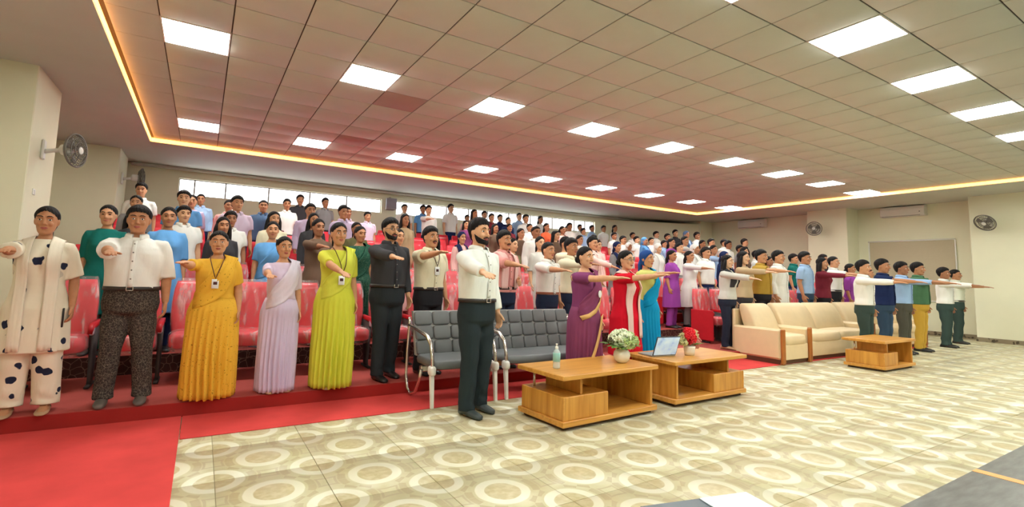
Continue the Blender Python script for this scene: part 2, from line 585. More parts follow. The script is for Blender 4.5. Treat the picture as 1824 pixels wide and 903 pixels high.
for n, (x0, x1, y0, y1, i, j) in enumerate(cand):
    if n < 296 and seen_area((x0, x1, y0, y1)) > 0:
        reflection_tint = (i, j) in ((4, -5), (4, -1))  # these two tiles take the painted reflection colour
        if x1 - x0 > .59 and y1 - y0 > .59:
            shared(full, 'ceiling_tile', ce, ((x0 + x1) / 2, (y0 + y1) / 2, ZC), None, TILE_P if reflection_tint else TILE_C)
        else:
            obj('ceiling_tile', MB().box((x0 + .004, y0 + .004, 0), (x1 - .004, y1 - .004, .012), .002), TILE_C, ce, loc=(0, 0, ZC))
    else:
        rest.box((x0 + .004, y0 + .004, ZC), (x1 - .004, y1 - .004, ZC + .012), .002)
tag(obj('outer_ceiling_tiles', rest, TILE_C, ce), None, kind='stuff')
# light panels
pf = MB()
for lo, hi in (((-.3, -.3, -.006), (-.285, .3, .012)), ((.285, -.3, -.006), (.3, .3, .012)), ((-.285, -.3, -.006), (.285, -.285, .012)), ((-.285, .285, -.006), (.285, .3, .012))):
    pf.box(lo, hi, .002)
pf = pf.mesh('frame'); pf.materials.append(WHITE_P)
pd = MB().box((-.286, -.286, -.003), (.286, .286, .010), .002).mesh('diffuser'); pd.materials.append(LED_W)
rown = ['nearest the back wall', 'second from the back wall', 'third from the back wall', 'added unseen behind the viewer']
for j, y in enumerate(LY):
    for i, x in enumerate(LX):
        L = thing('ceiling_light', 'square white ceiling light panel, row %s, %s from left' % (rown[j], ORD[i]), 'light', (x, y, ZC), 0, 'ceiling light panels')
        shared(pf, 'frame', L); shared(pd, 'diffuser', L)
# cove led
for nm, lo, hi, lb in (('left', (CX0 - .05, YF, ZS + .006), (CX0 - .035, CY1 + .03, ZC - .004), 'along the left wall'),
                       ('right', (CX1 + .035, YF, ZS + .006), (CX1 + .05, CY1 + .03, ZC - .004), 'along the right wall'),
                       ('back', (CX0 - .03, CY1 + .035, ZS + .006), (CX1 + .03, CY1 + .05, ZC - .004), 'across the back')):
    tag(obj('cove_light', MB().box(lo, hi, .002), LED_Y), 'glowing yellow cove light strip %s edge of the ceiling' % lb if nm == 'back' else 'glowing yellow cove light strip %s' % lb, 'cove light', 'cove light strips')

# ---------------------------------------------------------------- fittings on walls
def fan(loc, rotz, tilt, label):
    f = thing('wall_fan', label, 'fan', loc, rotz, 'wall fans')
    # local: wall plane at y=0, fan looks towards -y
    obj('wall_plate', MB().box((-.055, -.03, -.12), (.055, 0, .12), .012), WHITE_P, f)
    obj('arm', MB().tube([(0, -.02, -.02), (0, -.10, 0), (0, -.20, .02)], [.028, .024, .03], 10), WHITE_P, f, True)
    hd = link('fan_head', None, f, (0, -.26, .03))
    hd.rotation_euler = (tilt[0], 0, tilt[1])
    obj('motor', MB().tube([(0, .10, 0), (0, .08, 0), (0, .0, 0), (0, -.02, 0)], [.04, .065, .07, .05], 16), WHITE_P, hd, True)
    g = MB()
    t = np.linspace(0, 2 * PI, 33)[:-1]
    for r, y in ((.20, -.06), (.205, -.075), (.155, -.105), (.10, -.118), (.05, -.122), (.15, -.02), (.09, -.012)):
        g.tube(np.stack([r * np.cos(t), np.full(32, y), r * np.sin(t)], 1), .005 if r < .2 else .009, 6, closed=True)
    for a in np.linspace(0, 2 * PI, 28, endpoint=False):
        ca, sa = math.cos(a), math.sin(a)
        g.tube([(.05 * ca, -.122, .05 * sa), (.12 * ca, -.115, .12 * sa), (.18 * ca, -.09, .18 * sa), (.203 * ca, -.067, .203 * sa), (.17 * ca, -.03, .17 * sa), (.07 * ca, -.01, .07 * sa)], .0028, 5)
    obj('grille', g, GREY_P, hd, True)
    obj('hub_badge', MB().ball((0, -.124, 0), (.045, .01, .045)), WHITE_P, hd, True)
    for k in range(3):
        a0 = k * 2 * PI / 3
        P = []
        for r in np.linspace(.03, .165, 6):
            P.append([(r * math.cos(a0 + w), -.06 + .03 * (w - .4) , r * math.sin(a0 + w)) for w in np.linspace(0, .95, 6)])
        b = obj('blade', MB().grid(P), GREY_P, hd, True)
        sm = b.modifiers.new('thick', 'SOLIDIFY'); sm.thickness = .003
    return f
fan((-1.78, 7.75, 2.62), -PI / 2 + PI, (0.0, -0.35), 'white wall fan on the near pillar of the left wall')
fan((-1.52, 12.0, 2.98), -PI / 2 + PI, (0.0, 0.2), 'wall fan on the far pillar of the left wall, seen edge on')
fan((16.2, 7.6, 2.9), -PI / 2, (0.05, 0.25), 'wall fan on right wall between the two air conditioners')
fan((16.2, 3.85, 2.82), -PI / 2, (0.55, -0.3), 'wall fan on right wall nearest the viewer')

def aircon(loc, w, label):
    a = thing('air_conditioner', label, 'air conditioner', loc, -PI / 2, 'split air conditioners on the right wall')
    prof = [(0, 0), (-.17, .0), (-.20, .03), (-.205, .20), (-.18, .27), (-.12, .29), (0, .29)]
    rings = []
    for x in (-w / 2, -w / 2 + .012, w / 2 - .012, w / 2):
        s = .965 if abs(x) == w / 2 else 1.0
        rings.append([(x, y * s, .145 + (z - .145) * s) for y, z in prof])
    obj('casing', MB().loft(rings), WHITE_P, a)
    obj('louvre', MB().box((-w / 2 + .04, -.2, .012), (w / 2 - .10, -.13, .022), .003), GREY_P, a)
    obj('front_panel', MB().box((-w / 2 + .01, -.212, .045), (w / 2 - .01, -.203, .20), .004), WHITE_P, a)
    obj('display', MB().box((w / 2 - .12, -.2145, .10), (w / 2 - .09, -.2115, .12), .001), GREY_P, a)
aircon((16.895, 10.05, 3.19), .95, 'white air conditioner high on right wall, farther from the viewer')
aircon((16.895, 5.72, 3.2), 1.0, 'white air conditioner high on right wall above the roller blind')
b = thing('roller_blind', 'beige roller blind drawn down on the right wall', 'blind', (16.88, 5.64, 0.9), -PI / 2)
obj('fabric', MB().box((-.93, -.012, .0), (.93, -.004, 1.62), .002), BLIND, b)
obj('roller', MB().tube([(-.96, -.02, 1.63), (.96, -.02, 1.63)], .022, 12), WHITE_P, b, True)
obj('side_channel', MB().box((-.965, -.02, 0), (-.935, 0, 1.62), .003), WHITE_P, b)
obj('side_channel', MB().box((.935, -.02, 0), (.965, 0, 1.62), .003), WHITE_P, b)
obj('bottom_bar', MB().box((-.93, -.02, -.025), (.93, 0, .0), .004), WHITE_P, b)
sp = thing('wall_speaker', 'small grey loudspeaker on the back wall between the window bands', 'speaker', (4.41, YB, 2.98))
obj('cabinet', MB().loft([[(-.11, 0, 0), (.11, 0, 0), (.11, 0, .30), (-.11, 0, .30)], [(-.15, -.2, .02), (.15, -.2, .02), (.15, -.2, .32), (-.15, -.2, .32)]]), mat('speaker_grey', (172, 168, 176), var=.02), sp)
obj('grille', MB().box((-.13, -.212, .04), (.13, -.2, .30), .004), mat('speaker_grille', (150, 146, 156), var=.02), sp)
obj('bracket', MB().box((-.03, -.05, .30), (.03, 0, .36), .004), GREY_P, sp)
sw = thing('switch_plate', 'small white socket plate on the near left pillar', 'socket', (-1.78, 7.62, 2.08), PI / 2)
obj('plate', MB().box((-.05, -.008, -.035), (.05, 0, .035), .003), WHITE_P, sw)
obj('rocker', MB().box((-.02, -.013, -.02), (.02, -.008, .02), .002), WHITE_P, sw)

# ---------------------------------------------------------------- auditorium seats
def smooth_slab(w, h, d, bow, z0, tiltz, n=9):
    """upholstered back: rounded slab, bowed and tilted"""
    rings = []
    for s in np.linspace(0, 1, n):
        z = z0 + s * h
        ed = min(1, 0.75 + 0.25 * math.sin(PI * min(max(s, .02), .98)) ** .35)
        hw = w / 2 * ed
        t = np.linspace(0, 2 * PI, 20, endpoint=False)
        e = .45
        x = hw * np.sign(np.cos(t)) * np.abs(np.cos(t)) ** e
        y = d / 2 * (0.55 + .45 * math.sin(PI * min(max(s, .03), .97)) ** .4) * np.sign(np.sin(t)) * np.abs(np.sin(t)) ** e
        y = y + tiltz * s + bow * (np.abs(x) / (w / 2)) ** 2 * -1
        rings.append(np.stack([x, y, np.full(20, z)], 1))
    return MB().loft(rings)
SW = 0.52
m_back = smooth_slab(.44, .60, .11, .02, .38, .06).mesh('backrest'); m_back.materials.append(SEAT_RED)
m_pan = MB().ball((0, -.225, .40), (.212, .215, .075), 20, 10, .42).mesh('seat_cushion'); m_pan.materials.append(SEAT_RED)
m_arm = MB().loft([[(-.017, -.42, .50), (.017, -.42, .50), (.017, -.42, .56), (-.017, -.42, .56)], [(-.02, -.36, .54), (.02, -.36, .54), (.02, -.36, .585), (-.02, -.36, .585)],
                   [(-.02, .03, .56), (.02, .03, .56), (.02, .03, .60), (-.02, .03, .60)]]).mesh('armrest'); m_arm.materials.append(SEAT_DK)
m_post = MB().loft([[(-.016, -.24, 0), (.016, -.24, 0), (.016, -.12, 0), (-.016, -.12, 0)], [(-.016, -.22, .06), (.016, -.22, .06), (.016, -.12, .06), (-.016, -.12, .06)],
                    [(-.018, -.30, .52), (.018, -.30, .52), (.018, -.02, .56), (-.018, -.02, .56)]]).mesh('side_stand'); m_post.materials.append(SEAT_BASE)
m_foot = MB().box((-.02, -.33, 0), (.02, -.04, .025), .006).mesh('foot'); m_foot.materials.append(SEAT_BASE)
m_film = smooth_slab(.455, .645, .15, .02, .365, .06, 12)
m_film = m_film.mesh('plastic_cover'); m_film.materials.append(FILM)
m_film2 = MB().ball((0, -.228, .395), (.222, .235, .10), 20, 10, .42).mesh('cushion_cover'); m_film2.materials.append(FILM)
m_tab = MB().ball((.237, -.33, .53), (.022, .055, .05), 10, 6, .6).mesh('arm_wrap'); m_tab.materials.append(mat('milky_wrap', (190, 204, 222), rough=.25, var=.05, coat=.6))
rows = []
for k in range(0, 7):
    xs = [x for x in np.arange(-1.06 if k == 0 else -1.24, 6.7, SW)] + [x for x in np.arange(8.36, 13.4 if k == 0 else (15.9 if k < 6 else 14.2), SW)]
    rows.append(xs)
    rowlab = ['the front row', 'second row', 'third row', 'fourth row', 'fifth row', 'sixth row', 'seventh row'][k]
    sy = (6.03 if k == 0 else tier_y(k) + .84)
    for i, x in enumerate(xs):
        s = thing('auditorium_seat', 'red auditorium seat in plastic wrap, %s, %s from left wall' % (rowlab, ORD[i]), 'seat', (x, sy, tier_z(k)), 0, 'red auditorium seats on the tiers')
        bk = shared(m_back, 'backrest', s)
        pn = shared(m_pan, 'seat_cushion', s)
        shared(m_arm, 'armrest', s, (.237, 0, 0))
        first = i == 0 or abs(xs[i - 1] - x) > .6
        if first:
            shared(m_arm, 'armrest', s, (-.237, 0, 0))
        if k < 2:
            shared(m_post, 'side_stand', s, (.237, 0, 0)); shared(m_foot, 'foot', s, (.237, 0, 0))
            shared(m_film, 'plastic_cover', bk); shared(m_film2, 'plastic_cover', pn)
            if first:
                shared(m_post, 'side_stand', s, (-.237, 0, 0)); shared(m_foot, 'foot', s, (-.237, 0, 0))
                if x > 7:
                    obj('end_panel', MB().box((-SW / 2 - .035, -.44, .05), (-SW / 2 - .012, .03, .60), .012), SEAT_DK, s)
            if k == 0 and x < 3 and i % 1 == 0:
                shared(m_tab, 'arm_wrap', s)

# ---------------------------------------------------------------- grey steel benches
def bench(x0, x1, y, label, cols, rowsn=3):
    w = x1 - x0
    b = thing('steel_bench', label, 'bench', ((x0 + x1) / 2, y, .0085))
    # local: front at y=-.3, back at y=+.3
    h = w / 2
    bk = obj('backrest', MB().add([(-h + .04, .17, .40), (h - .04, .17, .40), (h - .04, .30, .84), (-h + .04, .30, .84), (-h + .04, .22, .40), (h - .04, .22, .40), (h - .04, .35, .84), (-h + .04, .35, .84)],
             [(0, 1, 2, 3), (7, 6, 5, 4), (0, 4, 5, 1), (3, 2, 6, 7), (1, 5, 6, 2), (0, 3, 7, 4)]), BENCH_S, b)
    pw, ph = (w - .08) / cols, .46 / rowsn
    pad = MB().ball((0, 0, 0), (pw / 2 - .002, .026, ph / 2 - .002), 16, 8, .35).mesh('pad'); pad.materials.append(BENCH_G)
    sl = math.atan2(.13, .44)
    for i in range(cols):
        for j in range(rowsn):
            s = (j + .5) / rowsn
            shared(pad, 'pad', bk, (-h + .04 + pw * (i + .5), .17 + .13 * s - .002, .40 + .44 * s), (-sl, 0, 0))
    st = obj('seat', MB().ball((0, -.06, .375), (h - .03, .27, .045), 28, 8, .3), BENCH_G, b, True)
    obj('seat_frame', MB().box((-h + .02, -.02, .27), (h - .02, .04, .33), .008), CHROME, b)
    for s in (-1, 1):
        X = s * (h - .005)
        obj('armrest', MB().tube([(X, -.33, .34), (X, -.31, .46), (X, -.27, .57), (X, -.18, .635), (X, -.02, .66), (X, .16, .685), (X, .30, .70)], [.017, .017, .018, .02, .02, .018, .016], 10), CHROME, b, True)
        obj('joint_cap', MB().ball((X, -.31, .335), (.03, .055, .045), 12, 8, .6), WHITE_P, b, True)
        obj('leg', MB().loft([[(X + dx, -.345 + dy, 0) for dx, dy in ((-.013, -.01), (.013, -.01), (.013, .02), (-.013, .02))],
                              [(X + dx, -.315 + dy, .31) for dx, dy in ((-.018, -.014), (.018, -.014), (.018, .026), (-.018, .026))]]), WHITE_P, b)
        obj('rear_leg', MB().tube([(X, .30, .78), (X, .30, .70), (X, .33, .45), (X, .34, .18), (X, .29, .05), (X, .20, .018), (X, .08, .06), (X, -.02, .20), (X, -.06, .30)], .016, 10), CHROME, b, True)
    return b
bench(1.92, 2.62, 4.56, 'short grey quilted steel armchair beside the standing person in white shirt', 3, 3)
bench(2.74, 4.05, 4.56, 'long grey quilted steel bench behind the person in purple saree', 7, 3)

# ---------------------------------------------------------------- beige sofas
def sofa(x0, x1, y0, seats, label, arms=(1, 1)):
    w, d = x1 - x0, .84
    s = thing('sofa', label, 'sofa', ((x0 + x1) / 2, y0 + d / 2, .0085))
    h, f = w / 2, -d / 2
    a = .10
    obj('plinth', MB().box((-h + .03, f + .05, .0), (h - .03, d / 2 - .03, .07), .004), mat('sofa_plinth', (92, 56, 36), var=.05), s)
    inner0, inner1 = -h + (a if arms[0] else .01), h - (a if arms[1] else .01)
    obj('base', MB().box((inner0, f + .02, .06), (inner1, d / 2 - .05, .30), .012), BEIGE_L, s)
    sw = (inner1 - inner0) / seats
    for i in range(seats):
        cx = inner0 + sw * (i + .5)
        obj('seat_cushion', MB().ball((cx, f + .30, .36), (sw / 2 - .003, .30, .085), 24, 10, .36), BEIGE_L, s, True)
        rings = []
        for q, (yy, zz, th) in enumerate(((.10, .36, .11), (.14, .48, .13), (.18, .60, .13), (.22, .72, .12), (.26, .82, .10), (.285, .875, .06), (.295, .89, .02))):
            t = np.linspace(0, 2 * PI, 28, endpoint=False)
            hw = (sw / 2 - .003) * (1 if q < 4 else (.985, .95, .9)[q - 4])
            rings.append(np.stack([cx + hw * np.sign(np.cos(t)) * np.abs(np.cos(t)) ** .3, yy + th * np.sign(np.sin(t)) * np.abs(np.sin(t)) ** .35, np.full(28, zz)], 1))
        obj('back_cushion', MB().loft(rings), BEIGE_L, s, True)
    obj('back_panel', MB().box((-h + .02, d / 2 - .06, .06), (h - .02, d / 2, .80), .02), BEIGE_L, s)
    for side, on in ((-1, arms[0]), (1, arms[1])):
        if on:
            X = side * (h - a / 2)
            ar = obj('arm', MB().box((X - a / 2 + .004, f + .03, .07), (X + a / 2 - .004, d / 2 - .02, .535), .03), BEIGE_L, s)
            obj('arm_facing', MB().box((X - a / 2 + .005, f - .004, .02), (X + a / 2 - .005, f + .035, .535), .01), WOOD_S, ar)
            obj('foot', MB().box((X - .03, f, 0), (X + .03, f + .05, .03), .004), WOOD_S, ar)
    return s
sofa(7.72, 8.60, 4.19, 1, 'single beige armchair with wooden arm fronts, nearest the red runner')
sofa(8.62, 10.98, 4.25, 2, 'beige two cushion sofa next to the single armchair')
sofa(11.02, 13.55, 4.30, 3, 'beige sofa at far right behind the standing row')

# ---------------------------------------------------------------- coffee tables
def table(c, w, d, rz, mirror, label):
    t = thing('coffee_table', label, 'table', (c[0], c[1], 0), rz)
    h, k = w / 2, d / 2
    mx = -1 if mirror else 1
    def bx(x0, x1, y0, y1, z0, z1, ch=.004):
        x0, x1 = sorted((x0 * mx, x1 * mx))
        return MB().box((x0, y0, z0), (x1, y1, z1), ch)
    obj('foot_plinth', bx(-h + .04, h - .04, -k + .04, k - .04, 0, .03), mat('table_plinth', (84, 56, 30), var=.05), t)
    obj('base_board', bx(-h, h, -k, k, .03, .075), WOOD_T, t)
    bl = obj('box_block', bx(-h + .025, -h + .46 * w, -k + .02, k - .02, .075, .265), WOOD_V, t)
    obj('edge_strip', bx(-h + .02, -h + .035, -k + .016, -k + .03, .075, .265, .002), WOOD_T, bl)
    obj('upright_board', bx(-h + .20 * w, -h + .20 * w + .028, -k + .05, k - .10, .265, .405), WOOD_V, t)
    obj('end_panel', bx(h - .075, h - .045, -k + .02, k - .02, .075, .405), WOOD_V, t)
    obj('back_panel', bx(h - .5 * w, h - .075, k - .05, k - .03, .075, .405), WOOD_V, t)
    obj('table_top', bx(-h - .01, h + .01, -k - .01, k + .01, .405, .445, .006), WOOD_T, t)
    obj('metal_standoff', MB().tube([(mx * (-h + .09), k - .12, .265), (mx * (-h + .09), k - .12, .405)], .012, 10), CHROME, t, True)
table((3.19, 3.50), 1.20, .60, .06, False, 'wooden coffee table holding the sanitiser bottle and white flowers')
table((4.72, 3.60), 1.22, .62, .02, True, 'wooden coffee table holding the laptop and red flowers')
table((9.22, 3.53), 1.06, .54, 0, False, 'bare wooden coffee table in front of the beige sofas')
TT = .4455
# bottle
bt = thing('sanitiser_bottle', 'clear sanitiser bottle with turquoise label on the coffee table', 'bottle', (2.77, 3.46, TT))
obj('body', MB().lathe([(.02, 0), (.031, .004), (.032, .02), (.031, .10), (.032, .13), (.028, .15), (.016, .165), (.012, .17)], n=20), glass_mat('clear_plastic', (.80, .90, .90), .55), bt, True)
obj('label', MB().lathe([(.0325, .062), (.0335, .064), (.0335, .135), (.0325, .137)], n=20), mat('turquoise_label', (150, 206, 200), var=.04), bt, True)
obj('cap', MB().lathe([(.014, .168), (.015, .172), (.014, .19), (.007, .194), (.006, .205), (.010, .208), (.008, .216)], n=16), WHITE_P, bt, True)
# flowers
def blob_cloud(c, R, n, rr, squash=.8, seed=0):
    r0 = random.Random(seed)
    m = MB()
    for _ in range(n):
        while True:
            p = [r0.uniform(-1, 1) for _ in range(3)]
            if sum(q * q for q in p) <= 1 and p[2] > -.5:
                break
        q = np.array(p); q = q / (np.linalg.norm(q) + 1e-6) * (0.6 + .5 * r0.random())
        pos = np.array(c) + q * R * np.array((1, 1, squash))
        t = np.linspace(0, 2 * PI, 6, endpoint=False)
        s = rr * (.7 + .6 * r0.random())
        # small five-petal rosette
        nrm = q / np.linalg.norm(q)
        a = np.cross(nrm, (0.3, .2, 1)); a /= np.linalg.norm(a); b = np.cross(nrm, a)
        V = [pos + nrm * s * .25]
        for i in range(10):
            an = i * PI / 5 + r0.random() * .2
            ra = s * (1.0 if i % 2 == 0 else .45)
            V.append(pos + ra * (math.cos(an) * a + math.sin(an) * b) + nrm * s * (.12 if i % 2 == 0 else -.1))
        V.append(pos - nrm * s * .5)
        m.add(V, [(0, 1 + i, 1 + (i + 1) % 10) for i in range(10)] + [(11, 1 + (i + 1) % 10, 1 + i) for i in range(10)])
    return m
def leaves(c, n, L, spread, seed, up=.5):
    r0 = random.Random(seed)
    m = MB()
    for _ in range(n):
        a = r0.uniform(0, 2 * PI)
        d = np.array((math.cos(a) * spread, math.sin(a) * spread, up * (.4 + r0.random())))
        d /= np.linalg.norm(d)
        s = np.cross(d, (0, 0, 1)); s /= np.linalg.norm(s)
        u = np.cross(s, d)
        l = L * (.6 + .6 * r0.random())
        base = np.array(c)
        V = []
        for q, wd, dr in ((0, .002, 0), (.3, .16, .02), (.6, .2, 0), (.85, .12, -.05), (1, .005, -.12)):
            p = base + d * l * q + u * l * dr
            V += [p - s * l * wd, p + u * l * .03, p + s * l * wd]
        m.add(V, [(i * 3 + j, i * 3 + j + 1, i * 3 + j + 4, i * 3 + j + 3) for i in range(4) for j in range(2)])
    return m
def vase(loc, label, prof):
    v = thing('flower_vase', label, 'vase', loc)
    obj('pot', MB().lathe(prof, n=28), mat('white_ceramic', (240, 236, 222), rough=.25, var=.01), v, True)
    return v
v1 = vase((3.56, 3.45, TT), 'round white pot of white flowers on the near coffee table', [(.03, 0), (.045, .004), (.07, .03), (.08, .07), (.075, .10), (.055, .13), (.05, .135), (.045, .13), (.04, .10)])
fb = obj('bouquet', blob_cloud((0, 0, .22), .115, 150, .036, .8, 1), mat('white_petals', (232, 240, 208), var=.12, scale=20), v1)
tag(fb, 'white hydrangea blooms', kind='stuff')
obj('green_buds', blob_cloud((.03, -.02, .205), .125, 130, .026, .7, 5), mat('pale_green_petals', (176, 200, 132), var=.2, scale=20), v1)['kind'] = 'stuff'
for i in range(16):
    obj('leaf', leaves((0, 0, .14), 1, .19, 1.0, 40 + i, .35), mat('leaf_green', (96, 140, 60), var=.2), v1, True)
obj('dark_bud', blob_cloud((-.125, .02, .21), .035, 24, .018, 1, 9), mat('dark_bud', (96, 96, 66), var=.2), v1)
v2 = vase((4.63, 3.50, TT), 'white pot of red flowers on the farther coffee table', [(.035, 0), (.048, .003), (.055, .04), (.06, .085), (.062, .10), (.055, .10), (.05, .07)])
for i, (dx, dy, dz, R) in enumerate(((0, 0, .185, .07), (-.05, -.02, .21, .045), (.03, .01, .24, .05), (.0, .03, .15, .05), (-.03, .0, .26, .035))):
    obj('red_bloom', blob_cloud((dx, dy, dz), R, 46, .03, .9, 20 + i), mat('red_petals', (226, 26, 44), var=.15, scale=20), v2)
for i, (dx, dy, dz) in enumerate(((-.11, .0, .15), (-.09, .03, .19), (.12, .03, .21))):
    obj('cream_bloom', blob_cloud((dx, dy, dz), .05, 30, .024, 1, 30 + i), mat('cream_petals', (206, 204, 150), var=.15, scale=20), v2)
for i, (dx, dz) in enumerate(((.15, .14), (.13, .10))):
    obj('pink_bloom', blob_cloud((dx, .02, dz), .045, 26, .024, 1, 34 + i), mat('pink_petals', (226, 150, 140), var=.15, scale=20), v2)
for i in range(6):
    obj('leaf', leaves((0, 0, .10), 1, .14, 1.0, 60 + i, .5), mat('leaf_green', (96, 140, 60), var=.2), v2, True)
# laptop
lp = thing('laptop', 'open laptop with pale blue screen on the coffee table', 'laptop', (4.28, 3.52, TT), -0.12)
obj('keyboard_deck', MB().box((-.16, .03, 0), (.16, .25, .016), .004), mat('laptop_grey', (170, 170, 172), rough=.35, metal=.3, var=.01), lp)
scr = link('screen_lid', None, lp, (0, .03, .014)); scr.rotation_euler = (-0.42 + PI, 0, PI)
scr.rotation_euler = (0.35, 0, 0)
obj('lid', MB().box((-.16, -.004, 0), (.16, .004, .215), .003), mat('laptop_dark', (52, 56, 62), rough=.4, var=.01), scr)
def screen_mat():
    m, N, b = base_mat('laptop_screen')
    tc = N.new('ShaderNodeTexCoord').outputs['Object']
    n = N.new('ShaderNodeTexNoise'); n.inputs['Scale'].default_value = 9
    N.link(tc, n.inputs['Vector'])
    c = N.ramp(n.outputs[0], [(.35, lin((196, 220, 242))), (.55, lin((176, 206, 236))), (.7, lin((120, 160, 204)))])
    N.link(c, b.inputs['Base Color'])
    N.link(c, b.inputs['Emission Color'])
    b.inputs['Emission Strength'].default_value = .35
    b.inputs['Roughness'].default_value = .2
    return m
obj('screen', MB().box((-.15, -.0065, .008), (.15, -.004, .206), .0005), screen_mat(), scr)

# low equipment table at the bottom edge of the picture
eq = thing('equipment_case', 'dark equipment case with a pale sheet on top at the bottom edge', 'case', (1.31, .82, 0.005), -0.227)
obj('case_body', MB().box((-.19, -.19, 0), (.19, .19, .55), .012), mat('case_dark', (70, 82, 96), rough=.4, var=.06), eq)
obj('lid', MB().box((-.2, -.2, .55), (.2, .2, .58), .006), mat('case_lid', (86, 98, 108), rough=.35, var=.06), eq)
obj('latch', MB().box((-.05, -.205, .50), (.05, -.19, .57), .003), CHROME, eq)
pp = tag(obj('paper_sheet', MB().box((-.09, -.1, 0), (.09, .1, .003), .0005), mat('paper_white', (226, 240, 244), var=.01), None, loc=(1.43, .885, .5855)), 'pale sheet of paper lying on the equipment case', 'paper')
pp.rotation_euler = (0, 0, -.227)

# ---------------------------------------------------------------- people
# a person is built at a nominal height of 1.70 m, facing -y, right arm on -x
JOBS = []
def job(mb, voxel, smooth, ratio, post=None):
    JOBS.append([mb, voxel, smooth, ratio, post, None])
    return len(JOBS) - 1
def run_jobs():
    tmp = []
    for k, (mb, vox, sm, ratio, post, _) in enumerate(JOBS):
        o = bpy.data.objects.new('tmp', mb.mesh('tmp', False))
        COL.objects.link(o)
        r = o.modifiers.new('r', 'REMESH'); r.mode = 'VOXEL'; r.voxel_size = vox
        if sm:
            s = o.modifiers.new('s', 'SMOOTH'); s.factor = 0.5; s.iterations = sm
        if ratio < 1:
            d = o.modifiers.new('d', 'DECIMATE'); d.ratio = ratio
        tmp.append(o)
    dg = bpy.context.evaluated_depsgraph_get()
    for o, J in zip(tmp, JOBS):
        me = bpy.data.meshes.new_from_object(o.evaluated_get(dg))
        if J[4]:
            n = len(me.vertices)
            a = np.empty(n * 3); me.vertices.foreach_get('co', a)
            me.vertices.foreach_set('co', J[4](a.reshape(-1, 3)).ravel())
        me.polygons.foreach_set('use_smooth', [True] * len(me.polygons))
        me.update()
        J[5] = me
    for o in tmp:
        d = o.data
        bpy.data.objects.remove(o); bpy.data.meshes.remove(d)

PROF = {'m': [(.78, .155, .118, .012), (.86, .165, .12, .010), (.95, .155, .112, .004), (1.05, .147, .106, 0), (1.16, .155, .110, 0), (1.26, .166, .116, 0), (1.33, .160, .108, .004), (1.385, .128, .086, .010), (1.42, .090, .068, .014), (1.45, .060, .056, .014)],
        'f': [(.78, .170, .125, .015), (.86, .174, .126, .012), (.95, .150, .110, .006), (1.05, .130, .098, 0), (1.16, .136, .102, 0), (1.26, .146, .106, 0), (1.33, .140, .098, .006), (1.385, .112, .078, .010), (1.42, .078, .060, .014), (1.45, .052, .050, .014)]}
HEAD = [(1.468, .022, .024, -.052), (1.478, .040, .042, -.040), (1.497, .053, .064, -.020), (1.525, .062, .081, -.006), (1.56, .069, .090, .0), (1.60, .0735, .0955, .002), (1.64, .0725, .094, .006), (1.672, .060, .079, .010), (1.692, .036, .050, .012), (1.700, .012, .018, .013)]
def interp(tab, z):
    t = np.array(tab)
    return [np.interp(z, t[:, 0], t[:, i]) for i in range(1, 4)]
